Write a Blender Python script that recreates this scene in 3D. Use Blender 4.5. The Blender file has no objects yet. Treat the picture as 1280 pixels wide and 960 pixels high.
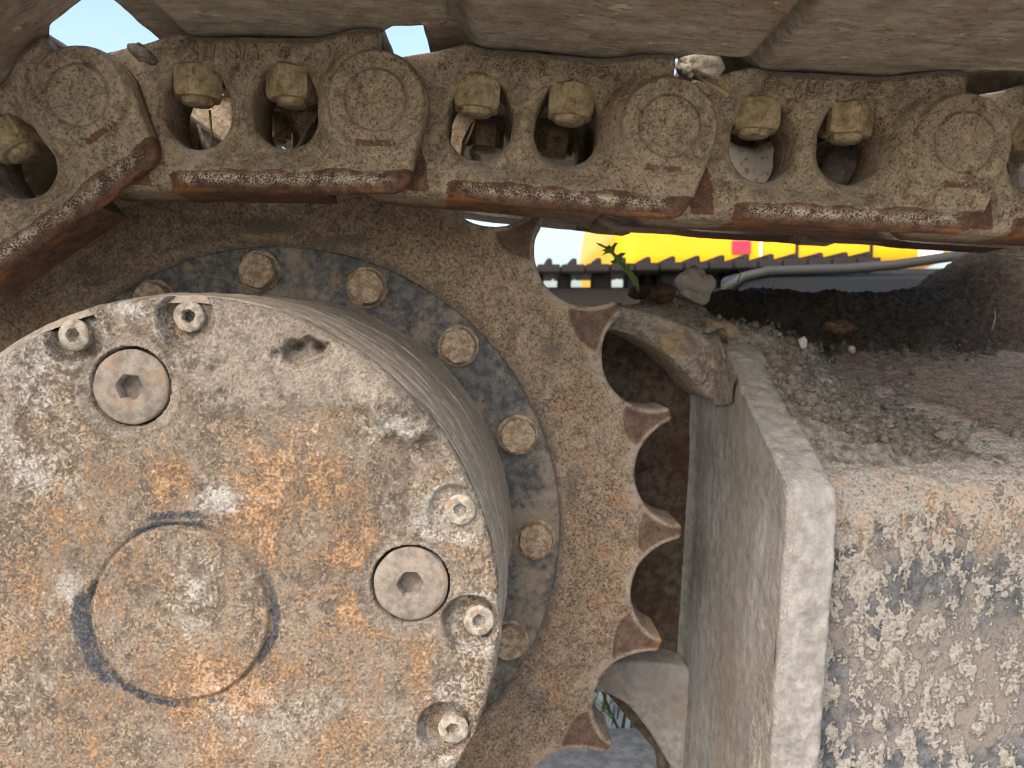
import bpy, math, random
import numpy as np
from mathutils import Vector, Matrix

# ------------------------------------------------------------------ camera, world, sun, exposure
SC = bpy.context.scene
U = 0.65                                     # camera to sprocket face, metres
PITCH, YAW = math.radians(3.3586), math.radians(0.757)
FPX = 1.0713 * 960
cam = bpy.data.cameras.new('camera')
cam_o = bpy.data.objects.new('camera', cam)
SC.collection.objects.link(cam_o)
SC.camera = cam_o
cam.sensor_width = 36.0
cam.lens = 36.0 * FPX / 1280.0
cam.clip_start, cam.clip_end = 0.01, 2000.0
fw = Vector((math.sin(YAW) * math.cos(PITCH), math.cos(YAW) * math.cos(PITCH), -math.sin(PITCH)))
cam_o.location = (0, -U, 0)
cam_o.rotation_euler = fw.to_track_quat('-Z', 'Y').to_euler()
cam.dof.use_dof = True
cam.dof.focus_distance = 0.52
cam.dof.aperture_fstop = 15.0

SUN_EL, SUN_AZ = math.radians(44), math.radians(212)     # azimuth measured from +Y clockwise: behind the viewer
world = bpy.data.worlds.new('World')
SC.world = world
world.use_nodes = True
wn = world.node_tree
bg = wn.nodes['Background']
sky = wn.nodes.new('ShaderNodeTexSky')
sky.sky_type = 'NISHITA'
sky.sun_disc = False
sky.sun_elevation = SUN_EL
sky.sun_rotation = SUN_AZ
sky.dust_density = 5.0
sky.air_density = 1.0
wn.links.new(sky.outputs[0], bg.inputs[0])
bg.inputs[1].default_value = 0.15
sun = bpy.data.lights.new('sun', 'SUN')
sun.energy = 0.55
sun.angle = math.radians(60)
sun.color = (1.0, 0.993, 0.98)
sun_o = bpy.data.objects.new('sun', sun)
SC.collection.objects.link(sun_o)
sd = Vector((math.sin(SUN_AZ) * math.cos(SUN_EL), math.cos(SUN_AZ) * math.cos(SUN_EL), math.sin(SUN_EL)))
sun_o.rotation_euler = sd.to_track_quat('Z', 'Y').to_euler()
SC.view_settings.view_transform = 'Standard'
SC.view_settings.look = 'None'
SC.view_settings.gamma = 1.0
SC.view_settings.exposure = 1.52
SC.cycles.filter_width = 1.15

# ------------------------------------------------------------------ helpers
CAM = np.array([0.0, -U, 0.0])
_f = np.array(fw)
_r = np.array([math.cos(YAW), -math.sin(YAW), 0.0])
_u = np.cross(_r, _f)
def P(px, py, Y):
    """world point at depth Y that stands at a pixel of the 1280 x 960 photograph"""
    d = _r * (px - 640) / FPX - _u * (py - 480) / FPX + _f
    return CAM + d * (Y + U) / d[1]
def XZ(pts, Y):
    return [tuple(P(a, b, Y)[[0, 2]]) for a, b in pts]

def ss(a, b, x):
    t = np.clip((x - a) / (b - a), 0, 1)
    return t * t * (3 - 2 * t)
def _hash(ix, iy, iz, seed):
    n = (ix * 374761393 + iy * 668265263 + iz * 1440662683 + seed * 974634241) & 0xFFFFFFFF
    n = ((n ^ (n >> 13)) * 1274126177) & 0xFFFFFFFF
    n = ((n ^ (n >> 16)) * 2246822519) & 0xFFFFFFFF
    return ((n ^ (n >> 15)) & 0xFFFFFF) / float(0xFFFFFF)
def noise(x, y, z=0.0, scale=1.0, seed=0):
    """value noise in -1..1"""
    x, y, z = np.broadcast_arrays(np.asarray(x, float) * scale, np.asarray(y, float) * scale, np.asarray(z, float) * scale)
    x = x + 131.7; y = y + 71.3; z = z + 17.9
    ix, iy, iz = np.floor(x).astype(np.int64), np.floor(y).astype(np.int64), np.floor(z).astype(np.int64)
    fx, fy, fz = x - ix, y - iy, z - iz
    fx, fy, fz = [t * t * t * (t * (t * 6 - 15) + 10) for t in (fx, fy, fz)]
    r = 0
    for dx in (0, 1):
        for dy in (0, 1):
            for dz in (0, 1):
                w = (fx if dx else 1 - fx) * (fy if dy else 1 - fy) * (fz if dz else 1 - fz)
                r = r + w * _hash(ix + dx, iy + dy, iz + dz, seed)
    return r * 2 - 1
def fbm(x, y, z=0.0, scale=1.0, octv=4, seed=0, gain=0.5):
    r, a, t = 0, 1.0, 0
    x, y, z = np.broadcast_arrays(np.asarray(x, float), np.asarray(y, float), np.asarray(z, float))
    for o in range(octv):
        x, y, z = (.80 * x + .48 * y - .36 * z, -.60 * x + .64 * y - .48 * z, .60 * y + .80 * z)
        r = r + a * noise(x, y, z, scale * 2.03 ** o, seed + o * 7)
        t += a; a *= gain
    return r / t
def gauss(x, y, cx, cy, sx, sy=None, rot=0.0):
    sy = sy or sx
    c, s = math.cos(rot), math.sin(rot)
    dx, dy = x - cx, y - cy
    return np.exp(-((c * dx + s * dy) / sx) ** 2 - ((-s * dx + c * dy) / sy) ** 2)

def sd_poly(x, y, pts):
    """signed distance to a closed polygon, negative inside"""
    pts = np.asarray(pts, float)
    d = np.full(np.shape(x), 1e9)
    s = np.zeros(np.shape(x), bool)
    for i in range(len(pts)):
        (x0, y0), (x1, y1) = pts[i], pts[(i + 1) % len(pts)]
        ex, ey = x1 - x0, y1 - y0
        wx, wy = x - x0, y - y0
        t = np.clip((wx * ex + wy * ey) / (ex * ex + ey * ey + 1e-18), 0, 1)
        d = np.minimum(d, (wx - ex * t) ** 2 + (wy - ey * t) ** 2)
        c = ((y0 > y) != (y1 > y)) & (x < (x1 - x0) * (y - y0) / ((y1 - y0) if y1 != y0 else 1e-18) + x0)
        s ^= c
    return np.where(s, -1, 1) * np.sqrt(d)
def smin(a, b, k):
    h = np.clip(0.5 + 0.5 * (b - a) / k, 0, 1)
    return b + (a - b) * h - k * h * (1 - h)
def smax(a, b, k):
    return -smin(-a, -b, k)

def link(o, parent=None):
    SC.collection.objects.link(o)
    if parent is not None:
        o.parent = parent
    return o
def build_mesh(name, co, polys, mat, smooth=True, mask=None):
    me = bpy.data.meshes.new(name)
    co = np.asarray(co, np.float32)
    if isinstance(polys, np.ndarray):
        sizes = np.full(len(polys), polys.shape[1], np.int32)
        loops = polys.reshape(-1).astype(np.int32)
    else:
        sizes = np.array([len(q) for q in polys], np.int32)
        loops = np.array([v for q in polys for v in q], np.int32)
    me.vertices.add(len(co)); me.vertices.foreach_set('co', co.reshape(-1))
    me.loops.add(len(loops)); me.loops.foreach_set('vertex_index', loops)
    me.polygons.add(len(sizes))
    me.polygons.foreach_set('loop_start', np.concatenate([[0], np.cumsum(sizes)[:-1]]).astype(np.int32))
    me.polygons.foreach_set('use_smooth', np.full(len(sizes), smooth, bool))
    if mask is not None:
        at = me.color_attributes.new('msk', 'FLOAT_COLOR', 'POINT')
        at.data.foreach_set('color', np.asarray(mask, np.float32).reshape(-1))
    me.update(calc_edges=True)
    me.validate()
    if mat:
        me.materials.append(mat)
    return me
def obj(name, me, parent=None, loc=None, rot=None):
    o = bpy.data.objects.new(name, me)
    if loc is not None: o.location = loc
    if rot is not None: o.rotation_euler = rot
    return link(o, parent)
def thing(name, label, cat, loc=(0, 0, 0), group=None):
    o = bpy.data.objects.new(name, None)
    o.empty_display_size = 0.02
    o.location = loc
    link(o)
    return tag(o, label, cat, group)
def tag(o, label, cat, group=None, kind=None):
    o['label'] = label; o['category'] = cat
    if group: o['group'] = group
    if kind: o['kind'] = kind
    return o

def sheet(name, sdf, hgt, bounds, step, thick, mat, mask=None, cap=False, back=None, to=None, smooth=True, wallmask=None):
    """a plate of any outline (sdf < 0) with a relief front (hgt) and side walls; u right, v up, w away from the viewer"""
    u0, u1, v0, v1 = bounds
    nu, nv = int(round((u1 - u0) / step)) + 1, int(round((v1 - v0) / step)) + 1
    uu, vv = np.linspace(u0, u1, nu), np.linspace(v0, v1, nv)
    Ug, Vg = np.meshgrid(uu, vv, indexing='ij')
    D = sdf(Ug, Vg)
    D = np.where(np.abs(D) < step * 0.02, -step * 0.02, D)
    ins = D < 0
    idx = np.full(D.shape, -1, np.int64)
    idx[ins] = np.arange(ins.sum())
    us, vs = list(Ug[ins]), list(Vg[ins])
    c = ins[:-1, :-1].astype(int) + ins[1:, :-1] + ins[1:, 1:] + ins[:-1, 1:]
    full = np.argwhere(c == 4)
    i, j = full[:, 0], full[:, 1]
    quads = np.stack([idx[i, j], idx[i + 1, j], idx[i + 1, j + 1], idx[i, j + 1]], 1)
    part, walls, cache = [], [], {}
    def cross(a, b):
        k = (a, b) if a < b else (b, a)
        if k not in cache:
            da, db = D[a], D[b]
            t = da / (da - db)
            cache[k] = len(us)
            us.append(Ug[a] + (Ug[b] - Ug[a]) * t); vs.append(Vg[a] + (Vg[b] - Vg[a]) * t)
        return cache[k]
    for i, j in np.argwhere((c > 0) & (c < 4)):
        cor = [(i, j), (i + 1, j), (i + 1, j + 1), (i, j + 1)]
        poly, cr = [], []
        for k in range(4):
            a, b = cor[k], cor[(k + 1) % 4]
            if ins[a]: poly.append(int(idx[a]))
            if ins[a] != ins[b]:
                q = cross(a, b)
                cr.append((q, ins[a]))
                poly.append(q)
        if len(poly) >= 3:
            part.append(poly)
        # boundary edges: leaving crossing followed by entering crossing
        for k in range(len(cr)):
            if cr[k][1] and not cr[(k + 1) % len(cr)][1]:
                walls.append((cr[k][0], cr[(k + 1) % len(cr)][0]))
    us, vs = np.array(us), np.array(vs)
    d = -np.minimum(sdf(us, vs), 0)
    w = hgt(us, vs, d)
    wb = ((w + thick) if not callable(thick) else thick(us, vs, w)) if back is None else np.full(len(w), back)
    n = len(us)
    polys = [list(map(int, q)) for q in quads] if False else None
    bverts = sorted({a for e in walls for a in e})
    m = {a: n + k for k, a in enumerate(bverts)}
    bu, bv, bw = us[bverts], vs[bverts], wb[bverts]
    lo = [quads.reshape(-1)]; sz = [np.full(len(quads), 4)]
    for q in part:
        lo.append(np.array(q)); sz.append(np.array([len(q)]))
    for a, b in walls:
        lo.append(np.array([b, a, m[a], m[b]])); sz.append(np.array([4]))
    AU, AV, AW = [us, bu], [vs, bv], [w, bw]
    mk = None
    if mask is not None:
        mk0 = np.stack(mask(us, vs, d), 1)
        mk = [mk0, mk0[bverts] if wallmask is None else np.tile(np.array(wallmask, float), (len(bverts), 1))]
    if cap:
        off = n + len(bverts)
        AU.append(us); AV.append(vs); AW.append(wb)
        q2 = quads[:, ::-1] + off
        lo.append(q2.reshape(-1)); sz.append(np.full(len(q2), 4))
        for q in part:
            lo.append(np.array(q[::-1]) + off); sz.append(np.array([len(q)]))
        if mk: mk.append(mk0 * 0)
    AU, AV, AW = np.concatenate(AU), np.concatenate(AV), np.concatenate(AW)
    co = np.stack([AU, AW, AV], 1) if to is None else to(AU, AV, AW)
    me = bpy.data.meshes.new(name)
    loops = np.concatenate(lo).astype(np.int32); sizes = np.concatenate(sz).astype(np.int32)
    me.vertices.add(len(co)); me.vertices.foreach_set('co', co.astype(np.float32).reshape(-1))
    me.loops.add(len(loops)); me.loops.foreach_set('vertex_index', loops)
    me.polygons.add(len(sizes))
    me.polygons.foreach_set('loop_start', np.concatenate([[0], np.cumsum(sizes)[:-1]]).astype(np.int32))
    me.polygons.foreach_set('use_smooth', np.full(len(sizes), smooth, bool))
    if mk:
        at = me.color_attributes.new('msk', 'FLOAT_COLOR', 'POINT')
        at.data.foreach_set('color', np.concatenate(mk).astype(np.float32).reshape(-1))
    me.update(calc_edges=True); me.validate()
    me.materials.append(mat)
    return me
def bevel(d, r):
    t = np.clip(d / r, 0, 1)
    return r * (1 - np.sqrt(np.clip(1 - (1 - t) ** 2, 0, 1)))
def grid(name, X, Y, Z, mat, mask=None, closed=False, flip=False):
    nu, nv = X.shape
    co = np.stack([X, Y, Z], -1).reshape(-1, 3)
    I = np.arange(nu * nv).reshape(nu, nv)
    if closed:
        I = np.concatenate([I, I[:1]], 0)
    q = np.stack([I[:-1, :-1], I[1:, :-1], I[1:, 1:], I[:-1, 1:]], -1).reshape(-1, 4)
    if flip: q = q[:, ::-1]
    return build_mesh(name, co, q, mat, True, None if mask is None else mask.reshape(-1, 4))
def polar(name, rings, mat, n=48, axis='y', jitter=0.0, seed=0, close_end=True, flat=False):
    """solid from rings (w, radius or radius(theta)); the last ring is closed. axis y: w away from viewer; axis z: w up"""
    th = np.arange(n) * 2 * np.pi / n
    vs, polys = [], []
    for k, (w, r) in enumerate(rings):
        rr = r(th) if callable(r) else np.full(n, r)
        if jitter:
            rr = rr + jitter * noise(np.cos(th), np.sin(th), w * 60, 3.0, seed + k)
        a, b = rr * np.cos(th), rr * np.sin(th)
        ww = np.full(n, w) + (jitter * noise(np.cos(th) * rr * 90, np.sin(th) * rr * 90, 0, 1.0, seed + 31) if jitter else 0)
        vs.append(np.stack([a, ww, b], 1) if axis == 'y' else np.stack([a, -b, ww], 1) if False else np.stack([a, b, ww], 1))
    for k in range(len(rings) - 1):
        for i in range(n):
            j = (i + 1) % n
            q = [k * n + i, k * n + j, (k + 1) * n + j, (k + 1) * n + i]
            polys.append(q)
    if close_end:
        polys.append([(len(rings) - 1) * n + i for i in range(n)])
    me = build_mesh(name, np.concatenate(vs), polys, mat, not flat)
    import bmesh
    bm = bmesh.new(); bm.from_mesh(me)
    bmesh.ops.recalc_face_normals(bm, faces=bm.faces[:]); bm.to_mesh(me); bm.free()
    if not flat:
        me.set_sharp_from_angle(angle=math.radians(38))
    return me
def hexr(r, rot=0.0, k=1.0):
    """hexagon radius function, k = 1 sharp .. 0 round"""
    def fn(th):
        a = (th + rot) % (math.pi / 3) - math.pi / 6
        return r * (k * math.cos(math.pi / 6) / np.cos(a) + (1 - k) * 0.95)
    return fn
def tube(name, pts, rad, mat, n=6):
    pts = [Vector(p) for p in pts]
    rads = rad if isinstance(rad, (list, tuple)) else [rad] * len(pts)
    vs, polys = [], []
    for k, p in enumerate(pts):
        t = (pts[min(k + 1, len(pts) - 1)] - pts[max(k - 1, 0)]).normalized()
        a = t.orthogonal().normalized(); b = t.cross(a)
        for i in range(n):
            g = 2 * math.pi * i / n
            vs.append(p + (a * math.cos(g) + b * math.sin(g)) * rads[k])
    for k in range(len(pts) - 1):
        for i in range(n):
            polys.append([k * n + i, k * n + (i + 1) % n, (k + 1) * n + (i + 1) % n, (k + 1) * n + i])
    polys.append(list(range(n))[::-1]); polys.append([(len(pts) - 1) * n + i for i in range(n)])
    return build_mesh(name, [tuple(v) for v in vs], polys, mat)
def box(name, size, mat, bev=0.004, segs=2):
    import bmesh
    bm = bmesh.new()
    bmesh.ops.create_cube(bm, size=1.0)
    bmesh.ops.scale(bm, vec=size, verts=bm.verts)
    if bev:
        bmesh.ops.bevel(bm, geom=bm.edges[:], offset=bev, segments=segs, affect='EDGES', profile=0.5)
    me = bpy.data.meshes.new(name); bm.to_mesh(me); bm.free()
    me.materials.append(mat)
    return me
_ico = {}
def rock_data(r, seed, sub=2, sq=(1, 1, 1), rough=0.35, freq=1.3):
    import bmesh
    if sub not in _ico:
        bm = bmesh.new(); bmesh.ops.create_icosphere(bm, subdivisions=sub, radius=1.0)
        bm.verts.ensure_lookup_table()
        _ico[sub] = (np.array([v.co[:] for v in bm.verts]), np.array([[v.index for v in f.verts] for f in bm.faces]))
        bm.free()
    v, f = _ico[sub]
    k = 1 + rough * fbm(v[:, 0] + seed * 3.1, v[:, 1] + seed * 1.7, v[:, 2], freq, 3, seed, 0.6)
    return v * k[:, None] * np.array(sq) * r, f

# ------------------------------------------------------------------ material kit
def lin(c, k=1.0):
    return tuple((((x / 255) / 12.92) if x / 255 <= 0.04045 else (((x / 255) + 0.055) / 1.055) ** 2.4) * k for x in c) + (1.0,)
class G:
    def __init__(s, name, variation=True, k=1.9):
        s.k = k
        s.m = bpy.data.materials.new(name); s.m.use_nodes = True
        s.nt = s.m.node_tree; s.nt.nodes.clear()
        s.o = s.n('ShaderNodeOutputMaterial'); s.b = s.n('ShaderNodeBsdfPrincipled')
        s.l(s.b.outputs[0], s.o.inputs[0])
        tc = s.n('ShaderNodeTexCoord'); s.co = tc.outputs['Object']
        if variation:
            oi = s.n('ShaderNodeObjectInfo')
            v = s.n('ShaderNodeVectorMath'); v.operation = 'SCALE'; v.inputs[0].default_value = (7.3, 3.1, 5.7)
            s.l(oi.outputs['Random'], v.inputs['Scale'])
            a = s.n('ShaderNodeVectorMath'); a.operation = 'ADD'
            s.l(s.co, a.inputs[0]); s.l(v.outputs[0], a.inputs[1]); s.co = a.outputs[0]
        mp = s.n('ShaderNodeMapping'); mp.inputs['Rotation'].default_value = (.61, .43, .87); s.raw = s.co
        s.l(s.co, mp.inputs[0]); s.co = mp.outputs[0]
        s._sep = None
    def n(s, t): return s.nt.nodes.new(t)
    def l(s, a, b): s.nt.links.new(a, b)
    def put(s, v, inp):
        if hasattr(v, 'links') or isinstance(v, bpy.types.NodeSocket): s.l(v, inp)
        else: inp.default_value = v
    def noise(s, scale, detail=5, rough=0.6, dist=0.0, stretch=None, co=None):
        t = s.n('ShaderNodeTexNoise'); c = co or (s.raw if stretch else s.co)
        if stretch:
            mp = s.n('ShaderNodeMapping'); mp.inputs['Scale'].default_value = stretch; mp.inputs['Rotation'].default_value = (.03, .04, .02)
            s.l(c, mp.inputs[0]); c = mp.outputs[0]
        s.l(c, t.inputs['Vector'])
        t.inputs['Scale'].default_value = scale * (s.k if scale >= 25 else 1.0); t.inputs['Detail'].default_value = detail
        t.inputs['Roughness'].default_value = rough; t.inputs['Distortion'].default_value = dist
        return t.outputs[0]
    def voro(s, scale, feat='F1', rnd=1.0):
        t = s.n('ShaderNodeTexVoronoi'); s.l(s.co, t.inputs['Vector'])
        t.feature = feat; t.inputs['Scale'].default_value = scale; t.inputs['Randomness'].default_value = rnd
        return t.outputs['Distance']
    def step(s, v, a, b):
        m = s.n('ShaderNodeMapRange'); m.interpolation_type = 'SMOOTHSTEP'
        s.put(v, m.inputs[0]); m.inputs[1].default_value = min(a, b); m.inputs[2].default_value = max(a, b)
        m.inputs[3].default_value, m.inputs[4].default_value = (0, 1) if a < b else (1, 0)
        return m.outputs[0]
    def math(s, op, a, b=0.0, c=None, clamp=False):
        m = s.n('ShaderNodeMath'); m.operation = op; m.use_clamp = clamp
        s.put(a, m.inputs[0]); s.put(b, m.inputs[1])
        if c is not None: s.put(c, m.inputs[2])
        return m.outputs[0]
    def mul(s, *v):
        r = v[0]
        for x in v[1:]: r = s.math('MULTIPLY', r, x)
        return r
    def add(s, *v):
        r = v[0]
        for x in v[1:]: r = s.math('ADD', r, x)
        return r
    def mix(s, f, a, b):
        m = s.n('ShaderNodeMix'); m.data_type = 'RGBA'
        s.put(f, m.inputs['Factor'])
        for v, k in ((a, 6), (b, 7)):
            s.put(lin(v) if isinstance(v, tuple) and len(v) == 3 else v, m.inputs[k])
        return m.outputs[2]
    def msk(s, ch):
        if s._sep is None:
            at = s.n('ShaderNodeAttribute'); at.attribute_name = 'msk'
            sp = s.n('ShaderNodeSeparateColor'); s.l(at.outputs['Color'], sp.inputs[0])
            s._sep = {'r': sp.outputs[0], 'g': sp.outputs[1], 'b': sp.outputs[2], 'a': at.outputs['Alpha']}
        return s._sep[ch]
    def up(s):
        g = s.n('ShaderNodeNewGeometry'); sp = s.n('ShaderNodeSeparateXYZ'); s.l(g.outputs['Normal'], sp.inputs[0])
        return sp.outputs[2]
    def out(s, col, rough=0.85, height=None, dist=0.001, strength=1.0, spec=0.25, metal=0.0):
        s.put(lin(col) if isinstance(col, tuple) and len(col) == 3 else col, s.b.inputs['Base Color'])
        s.put(rough, s.b.inputs['Roughness']); s.b.inputs['Specular IOR Level'].default_value = spec
        s.put(metal, s.b.inputs['Metallic'])
        if height is not None:
            b = s.n('ShaderNodeBump'); b.inputs['Distance'].default_value = dist; b.inputs['Strength'].default_value = strength
            s.l(height, b.inputs['Height']); s.l(b.outputs[0], s.b.inputs['Normal'])
        return s.m

def make_materials():
    M = {}
    # cast track link: tan dust over rust, worn rail (msk r), bare flecks (g), fresh orange rust (b)
    def castlink(name, tint=0.0):
        g = G(name)
        n1, n2, n3, n4 = g.noise(14, 5), g.noise(60, 6, .65), g.noise(230, 4, .7), g.noise(32, 6, .7, .4)
        n5 = g.noise(420, 3, .6)
        c = g.mix(g.step(g.add(g.mul(n2, .65), g.mul(n1, .35)), .40, .60), (122, 108, 90), (162, 147, 124))
        c = g.mix(g.mul(g.step(n1, .45, .62), .6), c, (126, 110, 93))
        c = g.mix(g.mul(g.step(n4, .53, .66), .6), c, (100, 76, 56))
        c = g.mix(g.mul(g.step(g.add(g.mul(n3, .6), g.mul(n4, .4)), .54, .63), .5), c, (88, 66, 50))
        c = g.mix(g.mul(g.step(n3, .45, .37), .4), c, (166, 151, 126))
        c = g.mix(g.mul(g.step(n5, .60, .65), .7), c, (70, 51, 38))
        vp = g.mul(g.step(g.voro(300), .26, .16), g.step(n4, .46, .60))
        c = g.mix(g.mul(vp, .55), c, (70, 51, 38))
        c = g.mix(g.step(g.add(g.up(), g.mul(n2, .5)), .75, 1.15), c, (150, 144, 138))
        wear = g.mul(g.step(g.add(g.msk('r'), g.mul(g.add(n2, -.5), 1.0), g.mul(g.add(n3, -.5), 1.0)), .42, .62), .93)
        wc = g.mix(g.step(g.add(g.mul(n2, .5), g.mul(n3, .5)), .42, .6), (66, 42, 35), (112, 78, 56))
        c = g.mix(wear, c, wc)
        fl = g.mul(g.msk('g'), g.step(g.add(g.noise(420, 4, .75), g.mul(g.add(n2, -.5), .5)), .46, .58))
        c = g.mix(g.mul(fl, .95), c, (208, 198, 176))
        orr = g.step(g.add(g.msk('b'), g.mul(g.add(g.noise(40, 5, .7, 0, (.35, 1, 1)), -.5), 1.4)), .5, .75)
        c = g.mix(g.mul(orr, .75), c, (146, 92, 48))
        h = g.add(g.mul(n2, .6), g.mul(n3, .7), g.mul(g.step(n3, .55, .64), -.4), g.mul(g.step(n5, .6, .68), -.3), g.mul(fl, .25))
        return g.out(c, g.math('SUBTRACT', .88, g.mul(wear, .25)), h, .0016, 1.0)
    M['link'] = castlink('cast_link_steel')
    # nut / pin
    g = G('nut_steel')
    n2, n3 = g.noise(90, 6, .65), g.noise(260, 4, .7)
    c = g.mix(g.step(n2, .36, .66), (122, 108, 84), (164, 146, 116))
    c = g.mix(g.mul(g.step(g.noise(70, 5, .7), .54, .66), .85), c, (106, 66, 40))
    c = g.mix(g.mul(g.step(n3, .6, .7), .5), c, (80, 58, 42))
    M['nut'] = g.out(c, .85, g.add(n2, n3), .0008, .7)
    # sprocket: beige dust with dark pits, bare brown wear on the teeth (msk r)
    g = G('sprocket_steel', False)
    n1, n2, n3, n4 = g.noise(9, 6, .6), g.noise(60, 7, .75), g.noise(230, 6, .8), g.noise(30, 8, .75, .5)
    n5 = g.noise(400, 3, .6); gr = g.step(g.noise(18, 6, .65), .40, .64)
    c = g.mix(g.step(g.add(g.mul(n2, .6), g.mul(n4, .4)), .38, .62), (108, 92, 76), (156, 139, 119))
    c = g.mix(g.mul(g.step(n1, .46, .62), .6), c, (124, 108, 84))
    c = g.mix(g.mul(g.step(n4, .51, .62), .6), c, (134, 96, 66))
    c = g.mix(g.mul(g.step(g.noise(22, 7, .75), .55, .64), .6), c, (98, 94, 92))
    c = g.mix(g.mul(g.step(n3, .53, .60), .68, g.add(.35, g.mul(gr, .65))), c, (82, 62, 48))
    c = g.mix(g.mul(g.step(n3, .46, .38), .4), c, (184, 168, 148))
    c = g.mix(g.mul(g.step(n5, .61, .67), .8, g.add(.25, g.mul(gr, .75))), c, (66, 50, 40))
    vp = g.mul(g.step(g.voro(330), .28, .17), g.step(g.noise(26, 5, .7), .42, .58))
    c = g.mix(g.mul(vp, .8), c, (60, 44, 35))
    wear = g.step(g.add(g.mul(g.msk('r'), .8), g.mul(g.add(n2, -.5), 1.0), g.mul(g.add(n4, -.5), .5)), .36, .60)
    c = g.mix(g.mul(wear, g.step(n3, .66, .50), .88), c, g.mix(g.step(n2, .4, .6), (72, 55, 47), (100, 78, 65)))
    c = g.mix(g.mul(g.msk('g'), g.step(g.add(g.mul(n2, .5), g.mul(n4, .5)), .40, .56), .8), c, g.mix(g.step(n3, .42, .58), (146, 136, 126), (178, 168, 156)))
    c = g.mix(g.mul(g.step(g.add(g.msk('a'), g.mul(g.add(n2, -.5), 1.4), g.mul(g.add(n4, -.5), 1.6)), .34, .62), .75), c, g.mix(g.step(n3, .44, .6), (70, 66, 62), (104, 98, 91)))
    c = g.mix(g.mul(g.msk('b'), .8), c, (196, 128, 40))
    h = g.add(g.mul(n2, .6), g.mul(n3, .8), g.mul(g.step(n3, .53, .62), -.3), g.mul(g.step(n5, .6, .68), -.4))
    M['sprocket'] = g.out(c, g.math('SUBTRACT', .88, g.mul(wear, .22)), h, .0016, 1.0)
    # flange ring: blue-black paint, dust and rust blooms
    g = G('flange_paint', False)
    n1, n2, n3 = g.noise(16, 6, .65), g.noise(70, 6, .7), g.noise(240, 3, .7)
    c = g.mix(g.step(n2, .36, .66), (56, 56, 57), (90, 88, 85))
    c = g.mix(g.mul(g.step(g.add(n1, g.mul(n2, .35)), .60, .82), .8), c, (126, 114, 98))
    c = g.mix(g.mul(g.step(g.noise(34, 5, .7), .6, .68), .7), c, (130, 96, 62))
    c = g.mix(g.mul(g.step(n3, .62, .72), .5), c, (160, 150, 138))
    M['ring'] = g.out(c, .7, g.add(n2, g.mul(n3, .4)), .0007, .7)
    # bolt heads: orange-brown edge, dusty top
    g = G('bolt_rust')
    n2, n3 = g.noise(110, 6, .7), g.noise(300, 3, .7)
    c = g.mix(g.step(n2, .4, .62), (122, 100, 78), (158, 144, 124))
    c = g.mix(g.mul(g.step(n3, .55, .68), .6), c, (92, 68, 50))
    M['bolt'] = g.out(c, .9, g.add(n2, n3), .001, .9)
    # hub cover face: masks r = grey mud, g = cream dust, b = dark slate paint, a = orange rust
    g = G('hub_cover_rust', False)
    n1, n2, n3, n4 = g.noise(11, 6, .6), g.noise(66, 8, .72), g.noise(300, 5, .75), g.noise(150, 7, .75, .3)
    n5 = g.noise(330, 4, .65); n6 = g.noise(24, 9, .62, .6); n7 = g.noise(16, 9, .6, .8)
    sp = g.add(g.mul(n4, .6), g.mul(n3, .4))
    run = g.noise(30, 6, .65, .2, (1, 1, .16))
    c = g.mix(g.step(g.add(g.mul(n2, .45), g.mul(n3, .15), g.mul(n7, .2), g.mul(run, .2)), .42, .57), (98, 87, 77), (142, 130, 116))
    c = g.mix(g.mul(g.step(g.add(sp, g.mul(g.add(n6, -.5), .35)), .50, .58), .7), c, (184, 160, 130))
    oa = g.add(g.msk('a'), g.mul(g.add(n2, -.5), 1.3), g.mul(g.add(n4, -.5), 1.7), g.mul(g.add(n6, -.5), 1.9), g.mul(g.add(run, -.5), 1.2))
    c = g.mix(g.mul(g.step(oa, .36, .74), .82), c, g.mix(g.step(n3, .42, .58), (150, 113, 82), (182, 148, 112)))
    cr = g.add(g.msk('g'), g.mul(g.add(n2, -.5), 1.5), g.mul(g.add(n4, -.5), 1.9), g.mul(g.add(n7, -.5), 1.3))
    c = g.mix(g.mul(g.step(cr, .34, .88), .88), c, g.mix(g.step(n3, .42, .58), (160, 156, 148), (194, 191, 184)))
    c = g.mix(g.mul(g.step(n5, .57, .64), .45), c, (88, 76, 68))
    c = g.mix(g.mul(g.step(n5, .41, .35), .28), c, (200, 184, 158))
    mud = g.step(g.add(g.msk('r'), g.mul(g.add(n2, -.5), 1.4), g.mul(g.add(n4, -.5), .8)), .38, .78)
    c = g.mix(g.mul(mud, .85), c, g.mix(g.step(g.add(g.mul(n2, .5), g.mul(n3, .5)), .40, .60), (122, 112, 101), (166, 156, 143)))
    c = g.mix(g.mul(mud, g.step(g.noise(40, 6, .7), .54, .64), .5), c, (120, 106, 98))
    dk = g.step(g.add(g.msk('b'), g.mul(g.add(n4, -.5), 1.6), g.mul(g.add(n2, -.5), 1.6), g.mul(g.add(n6, -.5), .9)), .36, .56)
    c = g.mix(g.mul(dk, .92), c, g.mix(g.step(n3, .45, .6), (50, 56, 64), (92, 94, 98)))
    h = g.add(g.mul(n2, .6), g.mul(n4, .8), g.mul(n3, .6), g.mul(mud, .35), g.mul(g.step(oa, .44, .8), .25), g.mul(g.step(n5, .57, .65), -.3))
    M['cover'] = g.out(c, .88, h, .0021, 1.0, .2)
    # hub barrel: tan-grey dried mud, streaks round the barrel
    g = G('hub_barrel_mud', False)
    n2, n3 = g.noise(50, 6, .65), g.noise(200, 4, .7)
    st = g.add(g.mul(g.noise(60, 5, .65, .2, (.3, 1.3, .3)), .3), g.mul(n2, .45), g.mul(n3, .25))
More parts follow.
